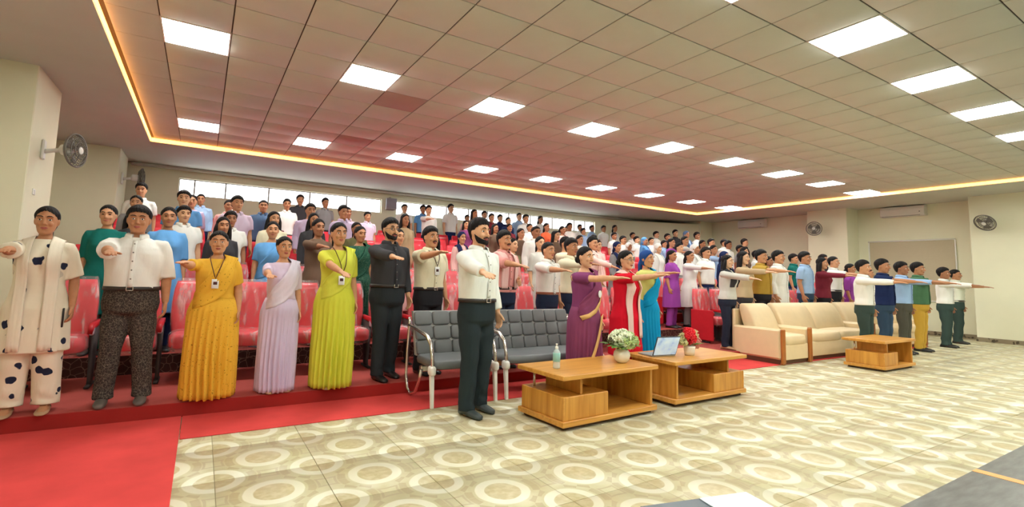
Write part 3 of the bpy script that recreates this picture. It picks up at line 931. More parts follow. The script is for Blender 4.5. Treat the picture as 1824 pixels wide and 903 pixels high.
class Fig:
    def __init__(self, S):
        self.S = S
        self.sex = S.get('sex', 'm')
        self.g = S.get('g', 1.0)
        self.belly = S.get('belly', 0.0)
        self.sx = (.176 if self.sex == 'm' else .154) * (0.5 + .5 * self.g)
    def torso(self, z, off=0.0):
        rx, ry, cy = interp(PROF[self.sex], z)
        fat = self.g if z < 1.36 else 1 + (self.g - 1) * .5
        return rx * fat + off, ry * fat + off, cy
    def bump(self, x, z):
        b = self.belly * math.exp(-((z - 1.03) / .14) ** 2) * np.maximum(0, 1 - (x / .17) ** 2)
        if self.sex == 'f':
            b = b + .045 * math.exp(-((z - 1.24) / .075) ** 2) * np.exp(-((np.abs(x) - .06) / .06) ** 2)
        return b
    def ring(self, z, off=0.0, n=32, flare=1.0, e=2.3):
        rx, ry, cy = self.torso(z, off)
        t = np.linspace(0, 2 * PI, n, endpoint=False)
        c, s = np.cos(t), np.sin(t)
        x = rx * flare * np.sign(c) * np.abs(c) ** (2 / e)
        y = cy + ry * flare * np.sign(s) * np.abs(s) ** (2 / e)
        y = np.where(s < 0, y - self.bump(x, z) * (-s) ** .5, y)
        return np.stack([x, y, np.full(n, z)], 1)
    def front(self, x, z, off=0.0):
        rx, ry, cy = self.torso(z, off)
        q = min(abs(x) / rx, .985)
        return cy - ry * (1 - q ** 2.3) ** (1 / 2.3) - float(self.bump(np.array(x), z))
    def arm(self, side):
        mode = self.S.get('armR' if side < 0 else 'armL', 'down')
        if isinstance(mode, str):
            mode = (mode,)
        S = np.array((side * self.sx, .008, 1.348))
        if mode[0] == 'down':
            w = .03 + .5 * (self.g - 1) * .17 + (mode[1] if len(mode) > 1 else 0)
            E = np.array((side * (self.sx + w), .03, 1.10)); W = np.array((side * (self.sx + w + .012), -.035, .865))
            nrm, th = np.array((-side, 0, 0.)), np.array((0, -1., 0))
        elif mode[0] == 'bent':                      # forearm across the front
            E = np.array((side * (self.sx + .04), -.01, 1.11)); W = np.array((side * .06, -.235, 1.10 + (mode[1] if len(mode) > 1 else 0)))
            nrm, th = np.array((0, 1., 0)), np.array((0, 0, 1.))
        elif mode[0] == 'dir':
            u = np.array(mode[1])
            E = S + .265 * u + np.array((side * .012, 0, -.012)); W = S + .50 * u
            nrm, th = np.array((0, .0, -1.)), np.array((-side, 0, 0.))
        else:                                        # stretched forward: elevation, inward turn, forearm turn
            el, az = math.radians(mode[1]), math.radians(mode[2])
            fz = math.radians(mode[3]) if len(mode) > 3 else az
            u = np.array((-side * math.sin(az) * math.cos(el), -math.cos(az) * math.cos(el), math.sin(el)))
            u2 = np.array((-side * math.sin(fz) * math.cos(el), -math.cos(fz) * math.cos(el), math.sin(el) + .03))
            E = S + .265 * u; W = E + .235 * u2
            nrm, th = np.array((0, 0, -1.)), np.array((-side, 0, 0.))
        d = W - E; d /= np.linalg.norm(d)
        nrm = nrm - d * (nrm @ d); nrm /= np.linalg.norm(nrm)
        th = th - d * (th @ d) - nrm * (th @ nrm); th /= np.linalg.norm(th)
        return S, E, W, d, nrm, th, mode[0]
    def arm_path(self, side, frac, extra=0.0, n=9, start=-.05):
        """points and radii along an arm; frac 1 = elbow, 2 = wrist"""
        S, E, W, *_ = self.arm(side)
        P, R = [], []
        f = .92 if self.sex == 'f' else 1.0
        f *= .55 + .45 * self.g
        tab = [(0, .054), (.35, .049), (.8, .041), (1.0, .039), (1.3, .040), (1.7, .031), (2.0, .025)]
        for q in np.linspace(0, frac, n):
            P.append(S + (E - S) * q if q <= 1 else E + (W - E) * (q - 1))
            R.append(np.interp(q, [a for a, _ in tab], [b for _, b in tab]) * f + extra)
        P.insert(0, S + np.array((-side * .07, 0, .012))); R.insert(0, .046 * f + extra)
        return np.array(P), np.array(R)
    def legs(self, side):
        st = self.S.get('stance', .085)
        ya = self.S.get('step', 0.0) * side
        return np.array((side * .082, .012, .86)), np.array((side * (.082 + st) / 2 * 1.02, -.012 + ya * .4, .47)), np.array((side * st, .03 + ya, .085))
    def hand(self, mb, side, fine):
        S, E, W, d, nn, th, mode = self.arm(side)
        t = np.linspace(0, 2 * PI, 14, endpoint=False)
        k = .93 if self.sex == 'f' else 1.0
        rings = []
        for q, a, b in ((-.03, .025, .022), (0, .027, .019), (.03, .036, .017), (.06, .041, .015), (.085, .040, .013), (.097, .034, .009)):
            rings.append(W + d * q * k + (np.cos(t)[:, None] * th * a + np.sin(t)[:, None] * nn * b) * k)
        mb.loft(rings)
        curl = .12 if mode in ('fwd', 'dir') else .42
        for off, L in ((.031, .070), (.0105, .080), (-.0105, .074), (-.030, .058)):
            p = W + d * .085 * k + th * off * k
            v = d + th * off * 1.2
            v /= np.linalg.norm(v)
            pts = [p]
            for s, c in ((.45, curl), (.32, curl * 1.5), (.23, curl)):
                v = v + nn * c; v /= np.linalg.norm(v)
                pts.append(pts[-1] + v * L * s * k)
            mb.tube(pts, np.array((.0096, .0090, .0083, .0068)) * k * (1 if fine else 1.15), 8)
        p = W + d * .022 * k + th * .026 * k
        v = d * .75 + th * .65 + nn * .12
        v /= np.linalg.norm(v)
        v2 = v + d * .5; v2 /= np.linalg.norm(v2)
        mb.tube([p, p + v * .034 * k, p + v * .034 * k + v2 * .028 * k, p + v * .034 * k + v2 * .048 * k], np.array((.014, .0115, .0105, .008)) * k, 8)
    def body(self, fine):
        mb = MB()
        t = np.linspace(0, 2 * PI, 28, endpoint=False)
        jw = self.S.get('face', 1.0)
        mb.loft([np.stack([rx * jw * np.cos(t), cy + ry * np.sin(t), np.full(28, z)], 1) for z, rx, ry, cy in HEAD])
        mb.tube([(0, -.092, 1.603), (0, -.104, 1.58), (0, -.113, 1.557), (0, -.098, 1.546)], [.007, .009, .0125, .010], 8)      # nose
        for s in (-1, 1):
            mb.ball((s * .012, -.098, 1.552), (.008, .010, .007), 8, 6)
            mb.ball((s * .073 * jw, .008, 1.583), (.012, .022, .034), 10, 8)                                              # ears
            mb.tube([(s * .010, -.093, 1.614), (s * .033, -.090, 1.618), (s * .052, -.074, 1.612)], [.008, .009, .007], 6)       # brow ridge
            mb.ball((s * .036, -.070, 1.557), (.022, .022, .02), 8, 6)                                                     # cheek
        mb.ball((0, -.080, 1.524), (.024, .016, .013), 10, 6)
        mb.ball((0, -.074, 1.484), (.018, .016, .013), 8, 6)
        nk = .056 if self.sex == 'm' else .047
        mb.tube([(0, .016, 1.38), (0, .016, 1.44), (0, .008, 1.49), (0, .0, 1.54)], [nk * 1.25, nk, nk * .95, nk], 16)
        mb.loft([self.ring(z, -.004, 28) for z in (.82, .86, .95, 1.05, 1.16, 1.26, 1.33, 1.385, 1.42, 1.45)])
        for s in (-1, 1):
            P, R = self.arm_path(s, 2.0, 0, 11)
            mb.tube(P, R, 14)
            self.hand(mb, s, fine)
            h, k, a = self.legs(s)
            f = .6 + .4 * self.g
            mb.tube([h + (0, 0, .04), h + (0, 0, -.06), (h * .5 + k * .5), k, k * .6 + a * .4 + (0, .012, 0), a, a + (0, 0, -.03)], np.array((.07, .083, .070, .052, .052, .034, .036)) * f, 14)
            mb.loft([[(a[0] + x, a[1] + y, z) for x, z in ((-w, .012), (-w, hh * .5), (-w * .6, hh), (w * .6, hh), (w, hh * .5), (w, .012))] for y, w, hh in ((.05, .022, .05), (.02, .03, .08), (-.05, .034, .07), (-.12, .04, .04), (-.165, .03, .025))])
        def post(v):
            for s in (-1, 1):
                dx, dz = v[:, 0] - s * .031, v[:, 2] - 1.592
                m = (v[:, 1] < -.04) & (v[:, 2] > 1.5)
                v[:, 1] += np.where(m, .009 * np.exp(-(dx / .014) ** 2 - (dz / .009) ** 2), 0)
            return v
        return mb, post
    def top(self, hem, sleeve, off=.018, flare=0.0, slv_w=.012, neck=1.43):
        """shirt, blouse or tunic with sleeves"""
        mb = MB()
        zs = [z for z in (.30, .36, .42, .50, .58, .66, .74, .80, .86, .92, .98, 1.05, 1.11, 1.17, 1.23, 1.29, 1.34, 1.385, 1.41) if z > hem + .015]
        zs = [hem] + zs + [neck]
        rings = []
        for z in zs:
            fl = 1.0
            if z < .95:
                fl = 1 + flare * (.95 - z) / .5
            r = self.ring(max(z, .80), off + (.006 if z < 1.3 else .0), 40, fl)
            r[:, 2] = z
            if z < .9:
                a = np.arctan2(r[:, 1], r[:, 0])
                k = min(1, (.9 - z) / .3) * .012
                r[:, :2] *= (1 + k * np.sin(9 * a + 1.3))[:, None]
            rings.append(r)
        mb.loft(rings)
        if sleeve > 0:
            for s in (-1, 1):
                P, R = self.arm_path(s, sleeve, off * .55 + .003, 9)
                R = R + slv_w * np.linspace(0, 1, len(R)) * (1 if sleeve < 1.2 else .35)
                mb.tube(P, R, 16)
        seed = self.S.get('seed', 0) * 3.1
        def post(v):
            z, x = v[:, 2], v[:, 0]
            w = .0045 * np.sin(26 * z + 9 * x + seed + 2.2 * np.sin(14 * x + seed)) + .003 * np.sin(55 * x - 18 * z + seed)
            c = np.sqrt(x ** 2 + v[:, 1] ** 2) + .05
            tors = (np.abs(x) < self.sx + .01)
            v[:, 0] += np.where(tors, w * x / c, 0); v[:, 1] += np.where(tors, w * v[:, 1] / c, 0)
            v[:, 2] += np.where(~tors, w * 1.1, 0)
            return v
        return mb, post
    def trousers(self, waist=1.0, width=1.0, hemz=.045, off=.014):
        mb = MB()
        low = self.ring(.80, off * .5, 36); low[:, :2] *= .86; low[:, 2] = .765
        mb.loft([low] + [self.ring(z, off, 36) for z in (.80, .86, .92, .97, waist)])
        for s in (-1, 1):
            h, k, a = self.legs(s)
            f = (.55 + .45 * self.g)
            pts = [h + (0, 0, .05), h + (0, 0, -.04), h * .5 + k * .5, k, k * .5 + a * .5, a + (0, -.005, .03), np.array((a[0], a[1] - .01, hemz))]
            mb.tube(pts, np.array((.085, .100 * f, .089 * f * width, .071 * width, .068 * width, .066 * width, .068 * width)), 18)
        seed = self.S.get('seed', 0) * 2.3
        def post(v):
            z, x = v[:, 2], v[:, 0]
            w = .005 * np.sin(30 * z + 20 * v[:, 1] + seed) * (z < .8) + .004 * np.sin(60 * z + 30 * x) * (z < .25)
            v[:, 1] += w * np.sign(v[:, 1] + 1e-6)
            return v
        return mb, post
    def skirt(self, waist=1.02, hem=.015, hemr=.20, pleat=.5, depth=.85):
        rings = []
        n = 120
        t = np.linspace(0, 2 * PI, n, endpoint=False)
        c, s = np.cos(t), np.sin(t)
        rx0, ry0, cy0 = self.torso(waist, .022)
        hipx, hipy, _ = self.torso(.86, .035)
        seed = self.S.get('seed', 0)
        for z in np.linspace(hem, waist, 22):
            q = (waist - z) / (waist - hem)
            if z > .86:
                u = (waist - z) / (waist - .86)
                rx, ry = rx0 + (hipx - rx0) * u ** .8, ry0 + (hipy - ry0) * u ** .8
            else:
                u = ((.86 - z) / (.86 - hem)) ** 1.1
                rx, ry = hipx + (hemr * self.g - hipx) * u, hipy + (hemr * depth * self.g - hipy) * u
            w = np.minimum(1, np.maximum(0, q - .08) * 1.6)
            frontal = np.clip(-s, 0, 1) ** 2
            pl = (.010 + .022 * frontal * pleat * 2) * w * np.sin((26 * t if pleat else 13 * t) + 1.5 * math.sin(4 * z + seed)) + .008 * w * np.sin(7 * t + seed + 2 * z)
            rings.append(np.stack([(rx + pl) * c, cy0 * .5 + .008 + (ry + pl) * s - .02 * u * frontal, np.full(n, z)], 1))
        return MB().loft(rings)
    def pallu(self):
        up = [(-.17, 1.06), (-.13, 1.13), (-.08, 1.20), (-.03, 1.27), (.02, 1.34), (.055, 1.40), (.072, 1.43)]
        lo = [(-.175, .90), (-.09, .93), (.0, .98), (.085, 1.06), (.14, 1.17), (.16, 1.28), (.165, 1.36)]
        P = []
        for (x0, z0), (x1, z1) in zip(up, lo):
            row = []
            for j, w in enumerate(np.linspace(0, 1, 11)):
                x, z = x0 + (x1 - x0) * w, z0 + (z1 - z0) * w
                rx = self.torso(z, .03)[0]
                x = np.clip(x * (.6 + .4 * self.g), -rx * .97, rx * .97)
                row.append((x, self.front(x, z, .038) - .006 * math.sin(w * 21), z))
            P.append(row)
        for y, z, zw in ((-.03, 1.462, 1.43), (.03, 1.462, 1.43), (.09, 1.42, 1.38), (.135, 1.30, 1.26), (.16, 1.1, 1.08), (.19, .85, .83), (.20, .62, .60)):
            row = []
            for j, w in enumerate(np.linspace(0, 1, 11)):
                x = (.055 + w * .125) * (.6 + .4 * self.g) + (.02 if z < 1.2 else 0)
                row.append((x, y * self.g + .012 * math.sin(w * 19), z + (zw - z) * w))
            P.append(row)
        return MB().grid(P)
    def hair(self, style):
        """cap of hair following the skull, plus tied or long hair"""
        n, m = 72, 14
        t = np.linspace(0, 2 * PI, n, endpoint=False)
        fr = -np.sin(t)                                  # 1 at the forehead, -1 at the nape
        if style in ('short', 'bald', 'crop'):
            line = np.where(fr > 0, 1.656 - .064 * (1 - fr) ** 1.5, 1.592 - .075 * np.minimum(1, -fr * 1.4))
            th = {'short': .023, 'crop': .015, 'bald': .004}[style]
        elif style == 'scarf':
            line = np.where(fr > 0, 1.662 - .13 * (1 - fr) ** 1.1, 1.53 - .09 * np.minimum(1, -fr * 1.4)); th = .018
        else:
            line = np.where(fr > 0, 1.668 - .081 * (1 - fr) ** .85, 1.587 - .11 * np.minimum(1, -fr * 1.3)); th = .016
        jw = self.S.get('face', 1.0)
        sd = self.S.get('seed', 0)
        if style != 'scarf':
            line = line + .0035 * np.sin(19 * t + sd) + .0025 * np.sin(33 * t + 2 * sd)
        rings = []
        seed = self.S.get('seed', 0)
        Rz = .100 + th * (1.35 if style == 'short' else 1.1)
        ph0 = np.arccos(np.clip((line - 1.60) / Rz, -1, 1))
        for i in range(m + 1):
            q = i / m
            ph = ph0 * (1 - q)
            z = 1.60 + Rz * np.cos(ph)
            rx, ry, cy = interp(HEAD, np.minimum(z, 1.60))
            thick = th * (.40 + .60 * min(1, q * 4.0)) * (1 + (.35 * np.clip(fr, 0, 1) * (1 - q) if style == 'short' else 0) + .12 * np.sin(29 * t + 3 * q + seed) + .16 * np.sin(9 * t + seed) * np.sin(ph) + .10 * np.sin(17 * t + 6 * q + seed))
            thick = thick * (.55 + .45 * np.clip((z - 1.58) / .07, 0, 1))
            sn = np.where(z > 1.60, np.sin(ph), 1.0)
            rings.append(np.stack([(rx * jw + thick) * sn * np.cos(t), cy + .006 + (ry + thick) * sn * np.sin(t), z], 1))
        mb = MB().loft(rings, cap=False)
        mb.add(rings[-1], [tuple(range(n))])
        rx, ry, cy = interp(HEAD, line)
        low = np.stack([(rx * jw - .006) * np.cos(t), cy + (ry - .006) * np.sin(t), line + .004], 1)
        mb.loft([low, rings[0]], cap=False)
        if style == 'bun':
            mb.ball((0, .115, 1.56), (.045, .035, .042), 14, 10)
        if style in ('tied', 'scarf'):
            mb.tube([(0, .085, 1.56), (.0, .115, 1.50), (0, .115, 1.38), (0, .13, 1.22), (0, .135, 1.08)], [.04, .034, .028, .024, .010], 10)
        if style in ('long', 'bob'):
            end = 1.24 if style == 'long' else 1.43
            for s in (-1, 1):
                mb.tube([(s * .070, -.005, 1.62), (s * .086, .0, 1.55), (s * .090, .012, 1.48), (s * .092, .02, 1.40 if style == 'long' else 1.44), (s * .095, .02, end)], [.022, .028, .032, .034, .014], 10)
            mb.loft([np.stack([w * np.cos(t), .06 + d * np.sin(t), np.full(n, z)], 1) for z, w, d in ((1.60, .075, .045), (1.50, .085, .05), (1.42, .095, .05), ((1.42 + end) / 2 - .01, .10, .05), (end - .02, .08, .035))])
        return mb

SKIN = [(220, 170, 132), (204, 150, 112), (186, 132, 96), (228, 184, 148), (168, 116, 84)]
SKIN_M = [mat('skin_%d' % i, c, rough=.55, var=.05, scale=30, spec=.3) for i, c in enumerate(SKIN)]
HAIR_M = mat('black_hair', (24, 20, 20), rough=.62, var=.25, scale=60, stretch=(1, 1, .2), bump=.5, bscale=90, spec=.22)
GREYHAIR_M = mat('greying_hair', (86, 80, 78), rough=.5, var=.2, scale=60)
EYE_W = mat('eye_white', (232, 226, 218), rough=.25, var=0)
EYE_D = mat('eye_dark', (34, 22, 18), rough=.15, var=0)
LIP = mat('lips_skin', (166, 84, 78), rough=.5, var=.05)
SHOE_B = mat('shoe_black', (34, 32, 34), rough=.35, var=.05)
SHOE_G = mat('shoe_grey', (98, 90, 84), rough=.5, var=.08)
SHOE_T = mat('sandal_tan', (176, 140, 108), rough=.6, var=.06)
BELT_M = mat('belt_dark', (44, 38, 36), rough=.4, var=.05)
STRAP = mat('lanyard_maroon', (72, 34, 34), rough=.7, var=.02)
CARD = mat('card_white', (238, 240, 240), rough=.3, var=.01)

_eye = {}
def face_parts(parent, jw, detail):
    if not _eye:
        _eye['white'] = MB().ball((0, 0, 0), (.0135, .009, .0078), 12, 8).mesh('eye'); _eye['white'].materials.append(EYE_W)
        _eye['iris'] = MB().ball((0, -.0062, 0), (.0066, .0038, .0066), 10, 6).mesh('iris'); _eye['iris'].materials.append(EYE_D)
        _eye['brow'] = MB().tube([(-.021, .002, -.003), (-.008, -.004, .003), (.008, -.003, .003), (.022, .008, -.003)], [.0028, .0042, .004, .002], 6).mesh('eyebrow'); _eye['brow'].materials.append(HAIR_M)
        _eye['lip'] = MB().tube([(-.024, .010, .001), (-.011, .0, .003), (0, -.002, .001), (.011, .0, .003), (.024, .010, .001)], [.002, .0052, .0050, .0052, .002], 8).tube([(-.022, .010, -.001), (-.008, .001, -.0055), (.008, .001, -.0055), (.022, .010, -.001)], [.002, .006, .006, .002], 8).mesh('lips'); _eye['lip'].materials.append(LIP)
        f = MB()
        for s in (-1, 1):
            f.ball((s * .031, -.083, 1.592), (.013, .006, .006), 8, 6)
            f.tube([(s * .012, -.100, 1.617), (s * .032, -.097, 1.622), (s * .052, -.082, 1.616)], .0042, 6)
        _eye['far'] = f.mesh('eyes_and_brows'); _eye['far'].materials.append(EYE_D)
        _eye['farlip'] = MB().tube([(-.024, -.086, 1.523), (0, -.098, 1.522), (.024, -.086, 1.523)], [.003, .007, .003], 6).mesh('lips'); _eye['farlip'].materials.append(LIP)
    if not detail:
        shared(_eye['far'], 'eyes_and_brows', parent)
        shared(_eye['farlip'], 'lips', parent)
        return
    for s in (-1, 1):
        e = shared(_eye['white'], 'eye', parent, (s * .031, -.0795, 1.591)); e.rotation_euler = (0, 0, s * .25)
        shared(_eye['iris'], 'iris', e)
        b = shared(_eye['brow'], 'eyebrow', parent, (s * .033, -.0985, 1.618)); b.scale = (s, 1, 1)
    shared(_eye['lip'], 'lips', parent, (0, -.0955, 1.522))

def shoe_mesh(a, L=.0, flat=False):
    mb = MB()
    hk = .6 if flat else 1.0
    n = 16
    t = np.linspace(0, 2 * PI, n, endpoint=False)
    rings = []
    for y, w, h in ((.075, .020, .045), (.06, .033, .075), (.02, .039, .088), (-.03, .041, .082), (-.09, .047, .062), (-.14, .046, .050), (-.18, .036, .040), (-.195, .016, .026)):
        h *= hk
        x, z = w * np.cos(t), h / 2 + h / 2 * np.sin(t)
        z = np.maximum(z, .004)
        rings.append(np.stack([a[0] + x, np.full(n, a[1] + y), z], 1))
    return mb.loft(rings)

PROTO = {}
def prepare(key, S, fine):
    """queue the meshes of one figure"""
    F = Fig(S)
    P = {'F': F, 'S': S, 'fine': fine}
    v = .0062 if fine else .010
    mb, post = F.body(fine)
    P['body'] = job(mb, v, 2, .24 if fine else .2, post)
    T = S['top']
    mb, post = F.top(T['hem'], T['sleeve'], T.get('off', .018), T.get('flare', 0.0), T.get('wide', .012), T.get('neck', 1.43))
    P['top'] = job(mb, .009 if fine else .013, 4, .35 if fine else .3, post)
    L = S['low']
    if L['type'] == 'trousers':
        mb, post = F.trousers(L.get('waist', 1.0), L.get('width', 1.0), L.get('hem', .045), L.get('off', .014))
        P['low'] = job(mb, .010 if fine else .014, 9 if fine else 4, .35 if fine else .3, post)
    PROTO[key] = P

def finish(key):
    """turn the queued meshes into a list of (name, mesh, parent-index, slot) parts"""
    P = PROTO[key]; F, S = P['F'], P['S']
    out = []
    def add(name, me, slot, parent=-1, solid=0.0):
        if isinstance(me, MB):
            me = me.mesh(name)
        out.append((name, me, slot, parent, solid))
        return len(out) - 1
    body = add('body', JOBS[P['body']][5], 'skin')
    hr = S.get('hair', 'short')
    add('headscarf' if hr == 'scarf' else 'hair', F.hair(hr), 'hair')
    T = S['top']
    ti = add(T.get('name', 'shirt'), JOBS[P['top']][5], 'top')
    if T.get('collar'):
        rings, n = [], 25
        cm = MB()
        Pg = []
        a = np.linspace(-PI / 2 + .30, 1.5 * PI - .30, n)
        for r, z, dz in ((.064, 1.445, 0), (.068, 1.470, 0), (.082, 1.462, -.01), (.092, 1.432, -.03)):
            row = []
            for an in a:
                fr = max(0, -math.sin(an))
                row.append((r * math.cos(an) * (1 + .10 * fr), .010 + r * .95 * math.sin(an) - .018 * fr * (r > .08), z + dz * fr - .012 * fr))
            Pg.append(row)
        add('collar', cm.grid(Pg), 'top', ti, .004)
    if T.get('buttons'):
        zs = np.linspace(T['hem'] + .02, 1.40, 14)
        o = T.get('off', .018) + .010
        pl = MB().grid([[(dx, F.front(0, z, o) - .004, z) for dx in (-.017, 0, .017)] for z in zs])
        pi_ = add('button_placket', pl, 'top', ti, .004)
        for z in np.linspace(T['hem'] + .08, 1.37, 5):
            add('button', MB().ball((0, F.front(0, z, o) - .008, z), (.006, .003, .006), 8, 6), 'button', ti)
    if T.get('pocket'):
        o = T.get('off', .018) + .009
        add('pocket', MB().grid([[(x, F.front(x, z, o) - .004, z) for x in np.linspace(.045, .125, 5)] for z in (1.17, 1.21, 1.25, 1.275)]), 'top', ti, .003)
    L = S['low']
    if L['type'] == 'trousers':
        li = add(L.get('name', 'trousers'), JOBS[P['low']][5], 'low')
    else:
        li = add(L.get('name', 'skirt'), F.skirt(L.get('waist', 1.02), L.get('hem', .015), L.get('hemr', .20), L.get('pleat', .5), L.get('depth', .85)), 'low')
    if S.get('belt'):
        w = L.get('waist', 1.0)
        bi = add('belt', MB().loft([F.ring(z, o, 40) for z, o in ((w - .035, .020), (w - .034, .027), (w - .002, .027), (w - .001, .020))]), 'belt')
        y = F.front(0, w - .018, .027)
        bk = MB()
        for lo, hi in (((-.026, y - .007, w - .036), (.026, y + .004, w - .030)), ((-.026, y - .007, w - .006), (.026, y + .004, w)), ((-.026, y - .007, w - .036), (-.020, y + .004, w)), ((.020, y - .007, w - .036), (.026, y + .004, w))):
            bk.box(lo, hi, .0015)
        add('buckle', bk, 'steel', bi)
    if S.get('pallu'):
        add('saree_drape', F.pallu(), 'drape', -1, .006)
    if S.get('border'):                                    # contrasting saree edge, over the lower rim of the drape
        lo = [(-.175, .90), (-.09, .93), (.0, .98), (.085, 1.06), (.14, 1.17), (.16, 1.28), (.165, 1.36)]
        rowa = []
        for x, z in lo:
            r = []
            for w in (-.022, 0, .022):
                zz = z - w
                rx = F.torso(zz, .03)[0]
                xx = float(np.clip((x + w * .35) * (.6 + .4 * F.g), -rx * .97, rx * .97))
                r.append((xx, F.front(xx, zz, .046) - .006, zz))
            rowa.append(r)
        add('saree_border', MB().grid(rowa), 'border', -1, .005)
        hr_ = L.get('hemr', .20) * F.g
        hx, hy, _ = F.torso(.86, .035)
        rowb = []
        for q in np.linspace(0, 1, 14):
            z, x = .93 - .66 * q, .095 - .27 * q ** 1.2
            u = max(0, (.86 - z) / .85) ** 1.1
            rx, ry = hx + (hr_ - hx) * u, hy + (hr_ * .85 - hy) * u
            rowb.append([(x + w, -ry * math.sqrt(max(0, 1 - ((x + w) / rx) ** 2)) - .022 - .02 * u, z + w * .5) for w in (-.024, 0, .024)])
        add('saree_border', MB().grid(rowb), 'border', -1, .008)
    if S.get('dupatta'):
        rows = []
        for side in (-1, 1):
            pts = []
            for z in np.linspace(S['dupatta'], 1.40, 16):
                x0, x1 = side * .055, side * .135
                if z > 1.3:
                    x0 = side * (.055 + .02 * (z - 1.3) * 10 * 0)
                r = []
                for w in np.linspace(0, 1, 7):
                    x = x0 + (x1 - x0) * w
                    y = F.front(x, max(z, .9), .045 + T.get('flare', 0) * max(0, .95 - z) * .25) - .006 * math.sin(w * 16 + z * 6)
                    r.append((x, y, z))
                pts.append(r)
            for y, zt in ((-.02, 1.455), (.05, 1.46), (.085, 1.42)):
                pts.append([(side * (.055 + .08 * w), y, zt - .035 * w) for w in np.linspace(0, 1, 7)])
            rows.append(pts)
        for pts in rows:
            add('dupatta', MB().grid(pts), 'drape', -1, .006)
    if S.get('shoes', True):
        for s in (-1, 1):
            add('shoe' if not S.get('sandal') else 'sandal', shoe_mesh(F.legs(s)[2], flat=S.get('sandal', False)), 'shoe')
    if S.get('beard'):
        n = 21
        a = np.linspace(-PI * .5 - 1.45, -PI * .5 + 1.45, n)
        Pg = []
        for q in np.linspace(0, 1, 6):
            row = []
            for an in a:
                k = abs(an + PI / 2) / 1.45
                ztop = 1.512 + .055 * k ** 2 + (.0 if k > .25 else .0)
                z = 1.466 + .02 * k + (ztop - 1.466 - .02 * k) * q
                rx, ry, cy = interp(HEAD, z)
                row.append(((rx + .004) * math.cos(an), cy + (ry + .005) * math.sin(an) - (.010 if k < .35 and z < 1.50 else 0), z))
            Pg.append(row)
        bi = add('beard', MB().grid(Pg), 'hair', -1, .004)
        add('moustache', MB().tube([(-.030, -.082, 1.527), (-.012, -.101, 1.535), (0, -.103, 1.536), (.012, -.101, 1.535), (.030, -.082, 1.527)], [.003, .005, .005, .005, .003], 8), 'hair')
    if S.get('moustache'):
        add('moustache', MB().tube([(-.030, -.086, 1.530), (-.012, -.102, 1.536), (0, -.104, 1.537), (.012, -.102, 1.536), (.030, -.086, 1.530)], [.003, .006, .005, .006, .003], 8), 'hair')
    if S.get('glasses'):
        g = MB()
        tt = np.linspace(0, 2 * PI, 17)[:-1]
        for s in (-1, 1):
            g.tube(np.stack([s * .033 + .023 * np.cos(tt), np.full(16, -.107) + .012 * (np.abs(.033 + .023 * np.cos(tt) * s * s) / .06) ** 3, 1.590 + .017 * np.sin(tt)], 1), .0022, 6, closed=True)
            g.tube([(s * .056, -.098, 1.594), (s * .074, -.06, 1.596), (s * .080, .0, 1.594)], .002, 6)
        g.tube([(-.01, -.107, 1.592), (0, -.110, 1.594), (.01, -.107, 1.592)], .002, 6)
        add('glasses', g, 'dark')
    if S.get('lanyard'):
        zc = S['lanyard']
        o = T.get('off', .018) + .014 + (.02 if S.get('pallu') else 0)
        pl = [(-.062, .02, 1.455), (-.066, -.045, 1.435)] + [(-.06 * (z - zc) / (1.40 - zc), F.front(-.06 * (z - zc) / (1.40 - zc), z, o) - .004, z) for z in np.linspace(1.40, zc, 8)]
        pr_ = [(-x, y, z) for x, y, z in pl][::-1]
        ly = add('lanyard', MB().tube(pl + pr_[1:], .0042, 6), 'strap')
        y = F.front(0, zc - .05, o) - .008
        add('id_card', MB().box((-.032, y - .003, zc - .098), (.032, y + .001, zc - .004), .001), 'card', ly)
        add('card_print', MB().box((-.018, y - .0045, zc - .06), (.018, y - .0025, zc - .03), .0004), 'strap', ly)
    if S.get('badge'):
        x, z = S['badge']
        y = F.front(x, z, .055)
        add('badge', MB().ball((x, y, z), (.028, .006, .042), 12, 8), 'card')
    if S.get('held') == 'phone':
        W, d = F.arm(1)[2], F.arm(1)[3]
        p = W + d * .09
        add('mobile_phone', MB().box((p[0] - .055, p[1] - .05, p[2] - .08), (p[0] - .043, p[1] + .03, p[2] + .08), .004), 'dark')
    if S.get('watch'):
        S_, E_, W_, d_, *_ = F.arm(S['watch'])
        add('wristwatch', MB().tube([W_ - d_ * .05, W_ - d_ * .03], [.034, .034], 14), 'dark')
    P['parts'] = out
    return out

DEF = {'button': None}
def place(key, loc, yaw, height, label, group, mats, detail, name='person'):
    P = PROTO[key]; S = P['S']
    if 'parts' not in P:
        finish(key)
    root = thing(name, label, 'person', loc, yaw, group)
    k = height / 1.70
    root.scale = (k * mats.get('wide', 1.0), k * mats.get('wide', 1.0), k)
    made = []
    fixed = {'button': GREY_P, 'belt': BELT_M, 'steel': CHROME, 'dark': BLACK_P, 'strap': STRAP, 'card': CARD, 'shoe': SHOE_B, 'hair': HAIR_M}
    for nm, me, slot, par, solid in P['parts']:
        m = mats.get(slot) or fixed.get(slot) or mats.get('top')
        o = obj(nm, me, m, made[par] if par >= 0 else root)
        if solid:
            sm = o.modifiers.new('thickness', 'SOLIDIFY'); sm.thickness = solid; sm.offset = 0
        made.append(o)
    face_parts(root, S.get('face', 1.0), detail)
    return root

